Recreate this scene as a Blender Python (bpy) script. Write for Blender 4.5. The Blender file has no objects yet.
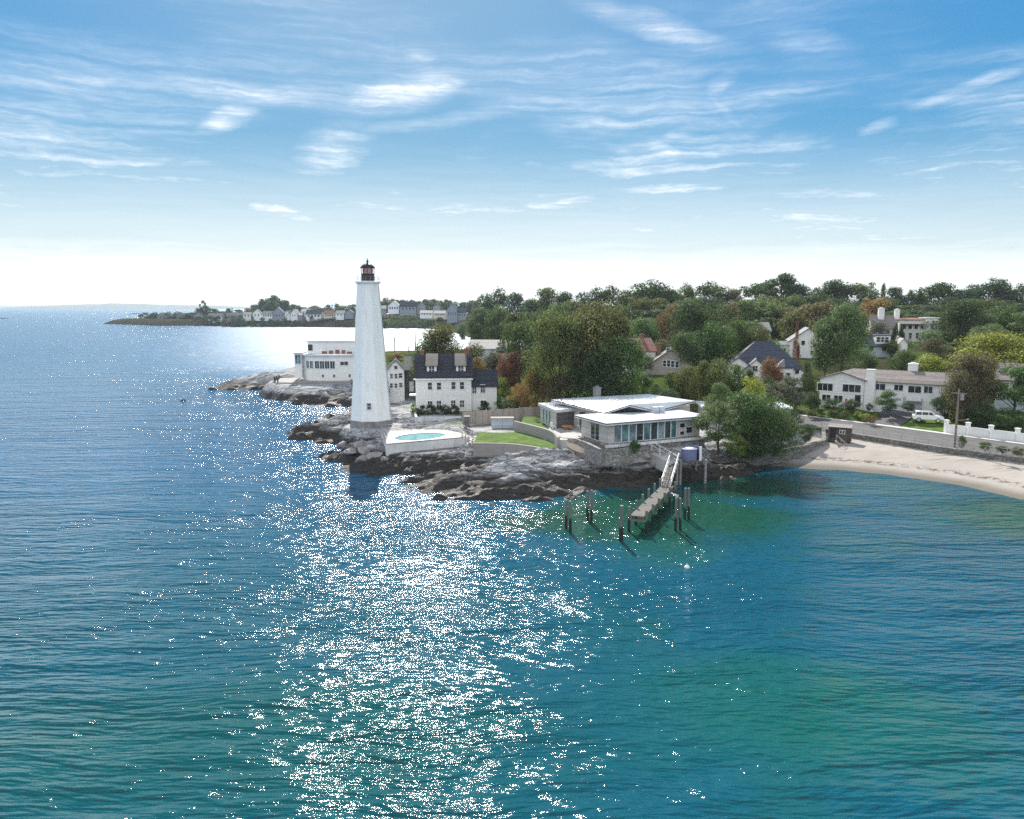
import bpy, math, random
import numpy as np
from mathutils import Vector, Matrix, Euler

R = math.radians
rnd = random.Random(7)
S = bpy.context.scene
COL = S.collection

# ------------------------------------------------------------------ camera, sky, sun, exposure
FOC = 750.0; HC = 22.5
TH = math.atan((409.5 - 306) / FOC)
cam_d = bpy.data.cameras.new('camera'); cam = bpy.data.objects.new('camera', cam_d); COL.objects.link(cam)
cam.location = (0, 0, HC); cam.rotation_euler = (R(90) - TH, 0, 0)
cam_d.sensor_fit = 'HORIZONTAL'; cam_d.sensor_width = 36; cam_d.lens = FOC / 1024 * 36
cam_d.clip_start = 0.5; cam_d.clip_end = 90000
S.camera = cam
S.render.resolution_x = 1024; S.render.resolution_y = 819
SUN_AZ = R(-8.5); SUN_EL = R(38)
S.view_settings.view_transform = 'Standard'; S.view_settings.look = 'None'
S.view_settings.gamma = 1; S.view_settings.use_curve_mapping = False
S.view_settings.exposure = 1.1
SKY_STRENGTH = 0.15
SKY_KNEE = 5.0; SKY_GAIN = 0.55; CLOUD = 3.7; FILL_CLOUD = 4.6
SUN_STRENGTH = 4.0
S.cycles.use_denoising = False; S.cycles.pixel_filter_type = 'BLACKMAN_HARRIS'; S.cycles.filter_width = 1.55
S.cycles.max_bounces = 6; S.cycles.diffuse_bounces = 3; S.cycles.glossy_bounces = 3
S.cycles.transmission_bounces = 4; S.cycles.transparent_max_bounces = 8; S.cycles.volume_bounces = 1
S.cycles.caustics_reflective = False; S.cycles.caustics_refractive = False
S.cycles.sample_clamp_indirect = 6

sd = bpy.data.lights.new('sun', 'SUN'); so = bpy.data.objects.new('sun', sd); COL.objects.link(so)
sd.energy = SUN_STRENGTH; sd.angle = R(0.53); sd.color = (1.0, 0.95, 0.87)
sdir = Vector((math.sin(SUN_AZ) * math.cos(SUN_EL), math.cos(SUN_AZ) * math.cos(SUN_EL), math.sin(SUN_EL)))
so.rotation_euler = sdir.to_track_quat('Z', 'Y').to_euler(); so.location = (0, 0, 200)


def ray(px, py):
    x = (px - 512) / FOC; y = -(py - 409.5) / FOC
    c, s = math.cos(TH), math.sin(TH)
    return Vector((x, c + y * s, -s + y * c))


def P(px, py, z):
    r = ray(px, py); t = (z - HC) / r.z
    return Vector((r.x * t, r.y * t, z))


def at(px, py, Y):
    r = ray(px, py); t = Y / r.y
    return Vector((r.x * t, Y, HC + r.z * t))


class NT:
    """tiny helper for node graphs"""
    def __init__(s, tree):
        s.t = tree; s.n = tree.nodes; s.l = tree.links
    def new(s, ty, ins=None, **kw):
        n = s.n.new(ty)
        for k, v in kw.items(): setattr(n, k, v)
        for k, v in (ins or {}).items(): s.put(n.inputs[k], v)
        return n
    def put(s, sock, v):
        if isinstance(v, bpy.types.NodeSocket): s.l.new(v, sock)
        elif isinstance(v, bpy.types.Node): s.l.new(v.outputs[0], sock)
        else:
            if sock.type == 'RGBA' and len(v) == 3: v = (*v, 1)
            sock.default_value = v
    def math(s, op, a, b=None, c=None, clamp=False):
        n = s.n.new('ShaderNodeMath'); n.operation = op; n.use_clamp = clamp
        s.put(n.inputs[0], a)
        if b is not None: s.put(n.inputs[1], b)
        if c is not None: s.put(n.inputs[2], c)
        return n.outputs[0]
    def vmath(s, op, a, b=None):
        n = s.n.new('ShaderNodeVectorMath'); n.operation = op
        s.put(n.inputs[0], a)
        if b is not None: s.put(n.inputs[1], b)
        return n.outputs['Value'] if op in ('LENGTH', 'DOT_PRODUCT', 'DISTANCE') else n.outputs[0]
    def mix(s, f, a, b, mode='MIX'):
        n = s.n.new('ShaderNodeMix'); n.data_type = 'RGBA'; n.blend_type = mode
        s.put(n.inputs[0], f); s.put(n.inputs[6], a); s.put(n.inputs[7], b)
        return n.outputs[2]
    def mapr(s, v, a, b, c=0.0, d=1.0, smooth=True):
        n = s.n.new('ShaderNodeMapRange'); n.interpolation_type = 'SMOOTHSTEP' if smooth else 'LINEAR'
        s.put(n.inputs[0], v); s.put(n.inputs[1], a); s.put(n.inputs[2], b); s.put(n.inputs[3], c); s.put(n.inputs[4], d)
        return n.outputs[0]
    def noise(s, vec, scale, detail=4, rough=0.55, out=0, dist=0.0):
        n = s.new('ShaderNodeTexNoise', {'Scale': scale, 'Detail': detail, 'Roughness': rough, 'Distortion': dist})
        if vec is not None: s.put(n.inputs['Vector'], vec)
        return n.outputs[out]
    def mapping(s, vec, loc=(0, 0, 0), rot=(0, 0, 0), scale=(1, 1, 1), kind='POINT'):
        n = s.n.new('ShaderNodeMapping'); n.vector_type = kind
        s.put(n.inputs[0], vec); n.inputs[1].default_value = loc; n.inputs[2].default_value = rot; n.inputs[3].default_value = scale
        return n.outputs[0]


# ---- world: Nishita sky with thin high cloud
world = bpy.data.worlds.new('World'); S.world = world; world.use_nodes = True
wt = world.node_tree; wt.nodes.clear(); W = NT(wt)
sky = W.new('ShaderNodeTexSky'); sky.sky_type = 'NISHITA'; sky.sun_disc = False
sky.sun_elevation = SUN_EL; sky.sun_rotation = SUN_AZ
sky.air_density = 1.0; sky.dust_density = 0.6; sky.ozone_density = 2.5; sky.altitude = 0
tc = W.new('ShaderNodeTexCoord')
sep = W.new('ShaderNodeSeparateXYZ', {0: tc.outputs['Generated']})
az = W.math('MULTIPLY', W.math('ARCTAN2', sep.outputs[0], sep.outputs[1]), 180 / math.pi)
el = W.math('MULTIPLY', W.math('ARCSINE', sep.outputs[2]), 180 / math.pi)
uv = W.new('ShaderNodeCombineXYZ', {0: az, 1: el, 2: 0.0}).outputs[0]
wn = W.noise(W.mapping(uv, scale=(0.16, 0.3, 1)), 1.0, 5, 0.6, out=1)
warp = W.vmath('ADD', uv, W.vmath('MULTIPLY', W.vmath('SUBTRACT', wn, (0.5, 0.5, 0.5)), (3.2, 1.3, 0)))
streak = W.noise(W.mapping(warp, rot=(0, 0, R(7)), scale=(0.11, 1.9, 1)), 1.0, 7, 0.62)
fine = W.noise(W.mapping(warp, rot=(0, 0, R(-12)), scale=(0.7, 2.6, 1)), 1.0, 5, 0.6)
tex = W.math('MULTIPLY', W.mapr(streak, 0.28, 0.78), W.mapr(fine, 0.2, 0.75, 0.35, 1.1))


def sky_uv(px, py):
    r = ray(px, py).normalized()
    return math.degrees(math.atan2(r.x, r.y)), math.degrees(math.asin(r.z))


WISPS = [  # x0,y0,x1,y1, half thickness px, strength
    (-60, 66, 190, 90, 15, .55), (90, 78, 380, 98, 9, .75), (340, 100, 465, 78, 13, 1.25), (198, 128, 252, 106, 9, 1.15),
    (15, 147, 66, 153, 7, 1.0), (290, 168, 372, 136, 17, .8), (345, 130, 520, 112, 5, .5), (245, 203, 330, 219, 7, 1.2),
    (310, 206, 540, 211, 8, 1.15), (55, 248, 100, 248, 7, 1.2), (130, 246, 164, 246, 7, 1.1), (590, 8, 735, 46, 9, .8),
    (645, 138, 690, 168, 8, .95), (650, 150, 700, 122, 6, .6), (700, 100, 740, 72, 7, .55), (704, 84, 736, 130, 6, .5), (1050, 58, 912, 108, 5, .75),
    (862, 133, 892, 121, 5, .6), (505, 202, 605, 199, 8, 1.15), (585, 190, 735, 186, 6, .9), (690, 197, 1060, 186, 5, .8), (560, 104, 620, 112, 7, .6),
    (640, 214, 1060, 240, 18, .95), (730, 213, 850, 219, 6, 1.0), (540, 232, 720, 226, 10, .9), (0, 252, 330, 262, 10, .6),
    (750, 30, 860, 60, 14, .3), (400, 52, 440, 60, 7, .6), (380, 190, 420, 196, 4, .7), (770, 240, 850, 231, 5, .9)]
acc = None
for (x0, y0, x1, y1, th, st) in WISPS:
    u0, v0 = sky_uv(x0, y0); u1, v1 = sky_uv(x1, y1)
    L = math.hypot(u1 - u0, v1 - v0) / 2 * 1.6; T = th / 750 * 57.3 * 1.75
    m = W.mapping(warp, loc=((u0 + u1) / 2 , (v0 + v1) / 2 , 0), rot=(0, 0, math.atan2(v1 - v0, u1 - u0)), scale=(L, T, 1), kind='TEXTURE')
    f = W.mapr(W.vmath('LENGTH', m), 1.0, 0.0, 0.0, st)
    acc = f if acc is None else W.math('MAXIMUM', acc, f)
wisp = W.math('MULTIPLY', acc, W.math('ADD', W.math('MULTIPLY', tex, 0.95), 0.16))
thin = W.math('MULTIPLY', W.math('MULTIPLY', W.mapr(W.noise(W.mapping(uv, loc=(3, 1, 0), scale=(0.05, 0.22, 1)), 1.0, 4, 0.5), 0.40, 0.66), W.math('ADD', tex, 0.1)), W.mapr(el, 19, 8, 0.22, 0.75))
# milky veil low over the horizon, thickest below the sun
elw = W.math('ADD', el, W.math('MULTIPLY', W.math('SUBTRACT', streak, 0.5), 2.6))
side_ = W.mapr(W.math('ABSOLUTE', W.math('ADD', az, 5)), 8, 55, 1.0, 0.8)
veil = W.math('MULTIPLY', W.math('MAXIMUM', W.mapr(elw, 8.0, 1.2, 0, 0.95), W.mapr(elw, 13, 2.5, 0, 0.58)), side_)
alpha = W.math('MAXIMUM', W.math('MAXIMUM', wisp, thin), veil)
alpha = W.math('MINIMUM', alpha, 0.97)
# unseen broken cloud added overhead and behind the camera to fill shaded walls
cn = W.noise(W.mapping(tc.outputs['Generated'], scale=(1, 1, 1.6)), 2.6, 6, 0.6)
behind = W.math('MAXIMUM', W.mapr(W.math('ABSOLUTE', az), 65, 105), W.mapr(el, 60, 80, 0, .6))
fill_cover = W.math('MULTIPLY', W.mapr(cn, 0.36, 0.54), behind)
# roll off the brightest part of the sky round the sun, keeping its hue
bw = W.new('ShaderNodeRGBToBW', {0: sky.outputs[0]}).outputs[0]
roll = W.math('DIVIDE', 1.0, W.math('ADD', 1.0, W.math('DIVIDE', bw, SKY_KNEE)))
rolled = W.vmath('SCALE', sky.outputs[0]); W.put(rolled.node.inputs['Scale'], roll)
skyc = W.new('ShaderNodeHueSaturation', {'Hue': 0.495, 'Saturation': 1.3, 'Value': SKY_GAIN, 'Color': W.vmath('MULTIPLY', rolled, (0.79, 0.98, 1.06))})
cloudc = W.mix(alpha, skyc.outputs[0], (CLOUD, CLOUD * 1.04, CLOUD * 1.09))
cloudc = W.mix(fill_cover, cloudc, (FILL_CLOUD * .97, FILL_CLOUD, FILL_CLOUD * 1.04))
below = W.mapr(sep.outputs[2], -0.02, 0.0)
col = W.mix(below, (1.2, 2.0, 2.6), cloudc)
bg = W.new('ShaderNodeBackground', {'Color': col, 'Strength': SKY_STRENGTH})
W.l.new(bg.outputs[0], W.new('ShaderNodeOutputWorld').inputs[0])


# ------------------------------------------------------------------ object helpers
class MB:
    """collects shapes and links them as ONE mesh object"""
    def __init__(s): s.v = []; s.f = []; s.m = []
    def add(s, vs, fs, mi=0, M=None):
        o = len(s.v)
        for v in vs:
            v = Vector(v)
            s.v.append(tuple(M @ v if M else v))
        for f in fs: s.f.append(tuple(i + o for i in f)); s.m.append(mi)
        return s
    def box(s, x0, x1, y0, y1, z0, z1, mi=0, M=None):
        return s.add([(x0, y0, z0), (x1, y0, z0), (x1, y1, z0), (x0, y1, z0), (x0, y0, z1), (x1, y0, z1), (x1, y1, z1), (x0, y1, z1)],
                     [(0, 3, 2, 1), (4, 5, 6, 7), (0, 1, 5, 4), (1, 2, 6, 5), (2, 3, 7, 6), (3, 0, 4, 7)], mi, M)
    def prism(s, poly, z0, z1, mi=0, M=None):
        n = len(poly)
        zb = z0 if isinstance(z0, (list, tuple)) else [z0] * n
        zt = z1 if isinstance(z1, (list, tuple)) else [z1] * n
        vs = [(p[0], p[1], zb[i]) for i, p in enumerate(poly)] + [(p[0], p[1], zt[i]) for i, p in enumerate(poly)]
        fs = [tuple(range(n - 1, -1, -1)), tuple(range(n, 2 * n))] + [(i, (i + 1) % n, n + (i + 1) % n, n + i) for i in range(n)]
        return s.add(vs, fs, mi, M)
    def lathe(s, prof, n=16, mi=0, M=None, rot=0.0):
        vs = []; fs = []
        for (r, z) in prof:
            for k in range(n):
                a = rot + 2 * math.pi * k / n
                vs.append((r * math.cos(a), r * math.sin(a), z))
        for j in range(len(prof) - 1):
            for k in range(n):
                k2 = (k + 1) % n
                fs.append((j * n + k, j * n + k2, (j + 1) * n + k2, (j + 1) * n + k))
        fs.append(tuple(range(n - 1, -1, -1))); fs.append(tuple(range((len(prof) - 1) * n, len(prof) * n)))
        return s.add(vs, fs, mi, M)
    def tube(s, p, q, r0, r1=None, n=8, mi=0):
        p = Vector(p); q = Vector(q); r1 = r0 if r1 is None else r1
        M = Matrix.Translation(p) @ (q - p).to_track_quat('Z', 'Y').to_matrix().to_4x4()
        return s.lathe([(r0, 0), (r1, (q - p).length)], n, mi, M)
    def bar(s, p, q, wd, ht, mi=0):
        """rectangular bar between two points"""
        p = Vector(p); q = Vector(q)
        M = Matrix.Translation(p) @ (q - p).to_track_quat('X', 'Z').to_matrix().to_4x4()
        return s.box(0, (q - p).length, -wd / 2, wd / 2, -ht / 2, ht / 2, mi, M)
    def build(s, name, mats, parent=None, smooth=False, bevel=0.0):
        me = bpy.data.meshes.new(name); me.from_pydata(s.v, [], s.f); me.update()
        for m in (mats if isinstance(mats, (list, tuple)) else [mats]): me.materials.append(m)
        me.polygons.foreach_set('material_index', s.m)
        if smooth: me.polygons.foreach_set('use_smooth', [True] * len(s.f))
        o = bpy.data.objects.new(name, me); COL.objects.link(o)
        if parent: o.parent = parent
        if bevel:
            b = o.modifiers.new('bevel', 'BEVEL'); b.width = bevel; b.segments = 2; b.limit_method = 'ANGLE'
        return o


def tag(o, label=None, cat=None, group=None, kind=None):
    if label: o['label'] = label
    if cat: o['category'] = cat
    if group: o['group'] = group
    if kind: o['kind'] = kind
    return o


def empty(name, loc=(0, 0, 0), rz=0.0):
    o = bpy.data.objects.new(name, None); COL.objects.link(o); o.location = loc; o.rotation_euler = (0, 0, rz); return o


def thing(name, label, cat, loc=(0, 0, 0), rz=0.0, group=None):
    return tag(empty(name, loc, rz), label, cat, group)


def struct(o): o['kind'] = 'structure'; return o


def copy_tree(o, parent=None):
    c = o.copy(); COL.objects.link(c)
    if parent: c.parent = parent
    for ch in o.children: copy_tree(ch, c)
    return c


# ------------------------------------------------------------------ materials
def base_mat(name):
    m = bpy.data.materials.new(name); m.use_nodes = True; m.node_tree.nodes.clear()
    t = NT(m.node_tree)
    out = t.new('ShaderNodeOutputMaterial'); b = t.new('ShaderNodeBsdfPrincipled')
    t.l.new(b.outputs[0], out.inputs[0])
    g = t.new('ShaderNodeNewGeometry'); tcn = t.new('ShaderNodeTexCoord')
    return m, t, b, g.outputs['Position'], tcn.outputs['Object'], out


def plain(name, c, rough=0.6, var=0.18, scale=0.8, spec=0.35, bump=0.0, bscale=20, metal=0.0, dirt=None, dirt_amt=0.35):
    m, t, b, pos, oc, _ = base_mat(name)
    n1 = t.noise(pos, scale, 5); n2 = t.noise(pos, scale * 7, 3)
    k = t.math('ADD', t.math('MULTIPLY', n1, 0.7), t.math('MULTIPLY', n2, 0.3))
    lo = tuple(x * (1 - var) for x in c); hi = tuple(min(1, x * (1 + var)) for x in c)
    colr = t.mix(t.mapr(k, 0.3, 0.7), lo, hi)
    if dirt:
        st = t.noise(t.mapping(pos, scale=(1.6, 1.6, 0.25)), 1.0, 5)
        colr = t.mix(t.math('MULTIPLY', t.mapr(st, 0.5, 0.75), dirt_amt), colr, dirt)
    t.put(b.inputs['Base Color'], colr); t.put(b.inputs['Roughness'], rough); t.put(b.inputs['Metallic'], metal)
    b.inputs['Specular IOR Level'].default_value = spec
    if bump:
        bn = t.new('ShaderNodeBump', {'Strength': bump, 'Distance': 0.05, 'Height': t.noise(pos, bscale, 4)})
        t.put(b.inputs['Normal'], bn.outputs[0])
    return m


def lined(name, c, period=0.2, rough=0.6, gap=0.6, horizontal=True, var=0.12, dirt=None):
    """boards / courses: fine darker joints"""
    m, t, b, pos, oc, _ = base_mat(name)
    sp = t.new('ShaderNodeSeparateXYZ', {0: oc})
    co = sp.outputs[2] if horizontal else t.math('ADD', sp.outputs[0], sp.outputs[1])
    fr = t.math('FRACT', t.math('DIVIDE', co, period))
    joint = t.mapr(t.math('ABSOLUTE', t.math('SUBTRACT', fr, 0.5)), 0.38, 0.5)
    idx = t.math('FLOOR', t.math('DIVIDE', co, period))
    wn_ = t.new('ShaderNodeTexWhiteNoise', noise_dimensions='1D'); t.put(wn_.inputs['W'], idx)
    n1 = t.noise(pos, 1.2, 5)
    k = t.math('ADD', t.math('MULTIPLY', n1, 0.6), t.math('MULTIPLY', wn_.outputs[0], 0.4))
    colr = t.mix(t.mapr(k, 0.2, 0.8), tuple(x * (1 - var) for x in c), tuple(min(1, x * (1 + var)) for x in c))
    colr = t.mix(t.math('MULTIPLY', joint, gap), colr, tuple(x * 0.45 for x in c))
    if dirt:
        st = t.noise(t.mapping(pos, scale=(1.4, 1.4, 0.2)), 1.0, 5)
        colr = t.mix(t.math('MULTIPLY', t.mapr(st, 0.48, 0.78), 0.4), colr, dirt)
    t.put(b.inputs['Base Color'], colr); t.put(b.inputs['Roughness'], rough); b.inputs['Specular IOR Level'].default_value = 0.25
    bn = t.new('ShaderNodeBump', {'Strength': 0.5, 'Distance': 0.03, 'Height': t.math('SUBTRACT', 1.0, joint)})
    t.put(b.inputs['Normal'], bn.outputs[0])
    return m


def stone_mat(name, c, scale=1.6, c2=None):
    m, t, b, pos, oc, _ = base_mat(name)
    v = t.new('ShaderNodeTexVoronoi', {'Vector': t.mapping(pos, scale=(1, 1, 1.5)), 'Scale': scale}); v.feature = 'F1'
    e = t.new('ShaderNodeTexVoronoi', {'Vector': t.mapping(pos, scale=(1, 1, 1.5)), 'Scale': scale}, feature='DISTANCE_TO_EDGE')
    hsv = t.new('ShaderNodeSeparateColor', {0: v.outputs['Color']})
    colr = t.mix(hsv.outputs[0], tuple(x * 0.6 for x in c), c2 or tuple(min(1, x * 1.35) for x in c))
    colr = t.mix(t.math('MULTIPLY', t.noise(pos, 6, 4), 0.5), colr, tuple(x * 0.7 for x in c))
    jo = t.mapr(e.outputs['Distance'], 0.0, 0.07, 1.0, 0.0)
    colr = t.mix(t.math('MULTIPLY', jo, 0.75), colr, tuple(x * 0.35 for x in c))
    t.put(b.inputs['Base Color'], colr); t.put(b.inputs['Roughness'], 0.85); b.inputs['Specular IOR Level'].default_value = 0.2
    bn = t.new('ShaderNodeBump', {'Strength': 0.8, 'Distance': 0.08, 'Height': t.math('ADD', t.math('SUBTRACT', 1.0, jo), t.math('MULTIPLY', t.noise(pos, 9, 4), 0.4))})
    t.put(b.inputs['Normal'], bn.outputs[0])
    return m


def glass_mat(name, c=(0.02, 0.03, 0.035), rough=0.06):
    m, t, b, pos, oc, _ = base_mat(name)
    n = t.noise(pos, 0.7, 3)
    t.put(b.inputs['Base Color'], t.mix(t.mapr(n, 0.35, 0.65), tuple(x * 0.6 for x in c), tuple(x * 1.5 for x in c)))
    t.put(b.inputs['Roughness'], rough); b.inputs['Specular IOR Level'].default_value = 0.6
    return m


def leaf_mat(name):
    m, t, b, pos, oc, out = base_mat(name)
    oi = t.new('ShaderNodeObjectInfo'); g = t.new('ShaderNodeNewGeometry')
    ri = g.outputs['Random Per Island']
    n = t.noise(pos, 0.5, 3)
    k = t.math('ADD', t.math('MULTIPLY', ri, 0.55), t.math('MULTIPLY', n, 0.6))
    hs = t.new('ShaderNodeHueSaturation', {'Hue': t.mapr(n, 0.3, 0.7, 0.475, 0.515), 'Saturation': 0.95, 'Value': t.mapr(k, 0.2, 0.95, 0.6, 2.3), 'Color': oi.outputs['Color']})
    c = hs.outputs[0]
    d = t.new('ShaderNodeBsdfDiffuse', {'Color': c})
    tr = t.new('ShaderNodeBsdfTranslucent', {'Color': t.mix(0.5, c, (0.12, 0.15, 0.03), 'ADD')})
    gl = t.new('ShaderNodeBsdfGlossy', {'Color': (0.6, 0.7, 0.7), 'Roughness': 0.45})
    mx = t.new('ShaderNodeMixShader', {0: 0.4, 1: d.outputs[0], 2: tr.outputs[0]})
    mx2 = t.new('ShaderNodeMixShader', {0: 0.025, 1: mx.outputs[0], 2: gl.outputs[0]})
    t.l.new(mx2.outputs[0], out.inputs[0])
    return m


M = {}
M['white'] = plain('white_paint', (0.80, 0.80, 0.78), 0.55, 0.05, 0.5, dirt=(0.52, 0.5, 0.45), dirt_amt=0.3)
M['tower'] = plain('whitewash', (0.86, 0.86, 0.84), 0.6, 0.03, 0.6, bump=0.25, bscale=8, dirt=(0.60, 0.58, 0.53), dirt_amt=0.5)
M['clap'] = lined('white_clapboard', (0.80, 0.80, 0.79), 0.22, 0.55, 0.35, True, 0.04, dirt=(0.6, 0.58, 0.54))
M['trim'] = plain('white_trim', (0.78, 0.78, 0.77), 0.5, 0.05, 1)
M['cream'] = lined('cream_siding', (0.66, 0.61, 0.50), 0.24, 0.6, 0.3)
M['taupe'] = lined('taupe_shingle', (0.36, 0.32, 0.29), 0.25, 0.7, 0.4, dirt=(0.25, 0.23, 0.21))
M['bluegrey'] = lined('blue_grey_siding', (0.45, 0.50, 0.56), 0.25, 0.6, 0.35)
M['shingle_dark'] = lined('dark_shingle', (0.12, 0.12, 0.125), 0.25, 0.8, 0.4, var=0.25)
M['slate'] = lined('slate_roof', (0.034, 0.038, 0.050), 0.13, 0.6, 0.5, var=0.35)
M['slate_blue'] = lined('blue_slate_roof', (0.055, 0.065, 0.09), 0.13, 0.6, 0.5, var=0.3)
M['asphalt_roof'] = lined('grey_brown_roof', (0.20, 0.175, 0.165), 0.13, 0.8, 0.5, var=0.3)
M['light_roof'] = lined('pale_grey_roof', (0.29, 0.28, 0.27), 0.13, 0.8, 0.4, var=0.2)
M['tile_roof'] = lined('red_brown_roof', (0.20, 0.09, 0.07), 0.15, 0.8, 0.5, var=0.3)
M['white_roof'] = plain('white_roof_membrane', (0.60, 0.62, 0.64), 0.35, 0.16, 0.5, dirt=(0.5, 0.49, 0.46), dirt_amt=0.5)
M['glass'] = glass_mat('window_glass')
M['glass_teal_refl'] = glass_mat('teal_refl_glass', (0.10, 0.19, 0.21))  # blue-green glass; its lightened tone also stands for reflection in the glass house
M['pale_block'] = lined('pale_block', (0.50, 0.47, 0.44), 0.3, 0.85, 0.3)
M['glass_refl_tone'] = glass_mat('refl_tone_glass', (0.16, 0.22, 0.25))  # bright reflection put into the pane colour of the glass house
M['black'] = plain('black_iron', (0.018, 0.018, 0.022), 0.45, 0.3, 2)
M['red_glass'] = glass_mat('red_lens', (0.50, 0.02, 0.02), 0.15)
M['concrete'] = plain('concrete', (0.50, 0.49, 0.47), 0.85, 0.2, 0.6, bump=0.3, dirt=(0.2, 0.19, 0.17))
M['white_concrete'] = plain('painted_concrete', (0.68, 0.68, 0.68), 0.8, 0.14, 0.6, bump=0.2, dirt=(0.33, 0.33, 0.33), dirt_amt=0.6)
M['paving'] = lined('pale_paving', (0.38, 0.36, 0.335), 0.9, 0.8, 0.25, False)
M['grey_stone'] = stone_mat('grey_masonry', (0.34, 0.32, 0.30), 2.2)
M['seawall'] = stone_mat('seawall_masonry', (0.20, 0.19, 0.175), 1.7)
M['stone_block'] = lined('grey_block', (0.30, 0.28, 0.27), 0.3, 0.85, 0.4)
M['brick'] = lined('old_brick', (0.25, 0.12, 0.09), 0.09, 0.85, 0.5)
M['wood'] = lined('weathered_boards', (0.38, 0.33, 0.29), 0.22, 0.85, 0.55, False, 0.25)
M['deck'] = lined('grey_deck_boards', (0.13, 0.12, 0.11), 0.2, 0.85, 0.5, False, 0.25)
M['pile'] = None
M['rock_wall'] = plain('rough_footing', (0.22, 0.215, 0.21), 0.9, 0.35, 1.2, bump=0.5, bscale=6)
M['dormer_roof'] = lined('dormer_shingle', (0.135, 0.12, 0.115), 0.13, 0.8, 0.4, var=0.25)
M['shaded_grey'] = lined('shaded_grey_siding', (0.24, 0.27, 0.31), 0.25, 0.7, 0.35)  # far-shore siding, backlit shade darkened into its blue-grey colour
M['bark'] = plain('bark', (0.085, 0.065, 0.05), 0.9, 0.4, 2, bump=0.5, bscale=9)
M['leaf'] = leaf_mat('foliage')
M['asphalt'] = plain('asphalt', (0.085, 0.082, 0.082), 0.9, 0.25, 0.5, bump=0.2)
M['drive'] = plain('driveway_asphalt', (0.09, 0.085, 0.088), 0.9, 0.2, 0.6)
M['kerb'] = plain('kerb_stone', (0.42, 0.40, 0.37), 0.85, 0.15, 1)
M['grass'] = plain('lawn_grass', (0.075, 0.125, 0.024), 0.95, 0.4, 0.7, spec=0.1, bump=0.6, bscale=14)
M['tub'] = plain('blue_panel', (0.15, 0.17, 0.30), 0.5, 0.12, 1)
M['orange'] = plain('terracotta', (0.45, 0.2, 0.08), 0.7, 0.2, 2)
M['tan'] = plain('tan_board', (0.50, 0.40, 0.30), 0.5, 0.1, 2)
M['flag_red'] = plain('red_cloth', (0.45, 0.05, 0.05), 0.8, 0.1, 2)
M['car_white'] = plain('white_car_paint', (0.78, 0.78, 0.78), 0.25, 0.03, 1, spec=0.6)
M['tyre'] = plain('rubber', (0.02, 0.02, 0.02), 0.8, 0.2, 3)
M['chrome'] = plain('metal', (0.5, 0.5, 0.52), 0.3, 0.1, 2, metal=1)
M['lamp_red'] = plain('red_lamp', (0.4, 0.02, 0.02), 0.3, 0.1, 2)
M['galv'] = plain('galvanised', (0.36, 0.36, 0.36), 0.6, 0.1, 2)
M['pole_wood'] = plain('pole_timber', (0.20, 0.17, 0.145), 0.9, 0.25, 2)
M['hut'] = lined('dark_hut_boards', (0.085, 0.075, 0.065), 0.25, 0.85, 0.5, False, 0.3)
M['flowers'] = plain('yellow_flowers', (0.45, 0.30, 0.03), 0.9, 0.4, 6)


def pile_mat():
    m, t, b, pos, oc, _ = base_mat('tidal_timber')
    z = t.new('ShaderNodeSeparateXYZ', {0: pos}).outputs[2]
    zz = t.math('ADD', z, t.math('MULTIPLY', t.math('SUBTRACT', t.noise(pos, 3, 3), 0.5), 0.7))
    up = t.mix(t.noise(t.mapping(pos, scale=(6, 6, 0.6)), 1.0, 4), (0.07, 0.085, 0.08), (0.19, 0.21, 0.195))
    c = t.mix(t.mapr(zz, 1.15, 1.5), (0.012, 0.012, 0.011), up)
    t.put(b.inputs['Base Color'], c); t.put(b.inputs['Roughness'], 0.75)
    return m


M['pile'] = pile_mat()


# ------------------------------------------------------------------ numeric noise
def _hash(ix, iy, seed):
    h = (ix.astype(np.int64) * 374761393 + iy.astype(np.int64) * 668265263 + seed * 144665) & 0x7fffffff
    h = ((h ^ (h >> 13)) * 1274126177) & 0x7fffffff
    return ((h ^ (h >> 16)) & 0xffff) / 65535.0


def vnoise(x, y, seed=0):
    ix = np.floor(x); iy = np.floor(y); fx = x - ix; fy = y - iy
    fx = fx * fx * fx * (fx * (fx * 6 - 15) + 10); fy = fy * fy * fy * (fy * (fy * 6 - 15) + 10)
    a = _hash(ix, iy, seed); b = _hash(ix + 1, iy, seed); c = _hash(ix, iy + 1, seed); d = _hash(ix + 1, iy + 1, seed)
    return (a * (1 - fx) + b * fx) * (1 - fy) + (c * (1 - fx) + d * fx) * fy


def fbm(x, y, seed=0, o=4):
    r = 0; a = 0.5; s = 0
    for k in range(o):
        r = r + a * vnoise(x, y, seed + k * 17); s += a; a *= 0.5; x = x * 2.03 + 5.1; y = y * 2.03 + 1.7
    return r / s


def sstep(a, b, x):
    t = np.clip((x - a) / (b - a), 0, 1); return t * t * (3 - 2 * t)


# ------------------------------------------------------------------ terrain
def W2(px, py): v = P(px, py, 0); return (v.x, v.y)


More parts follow.
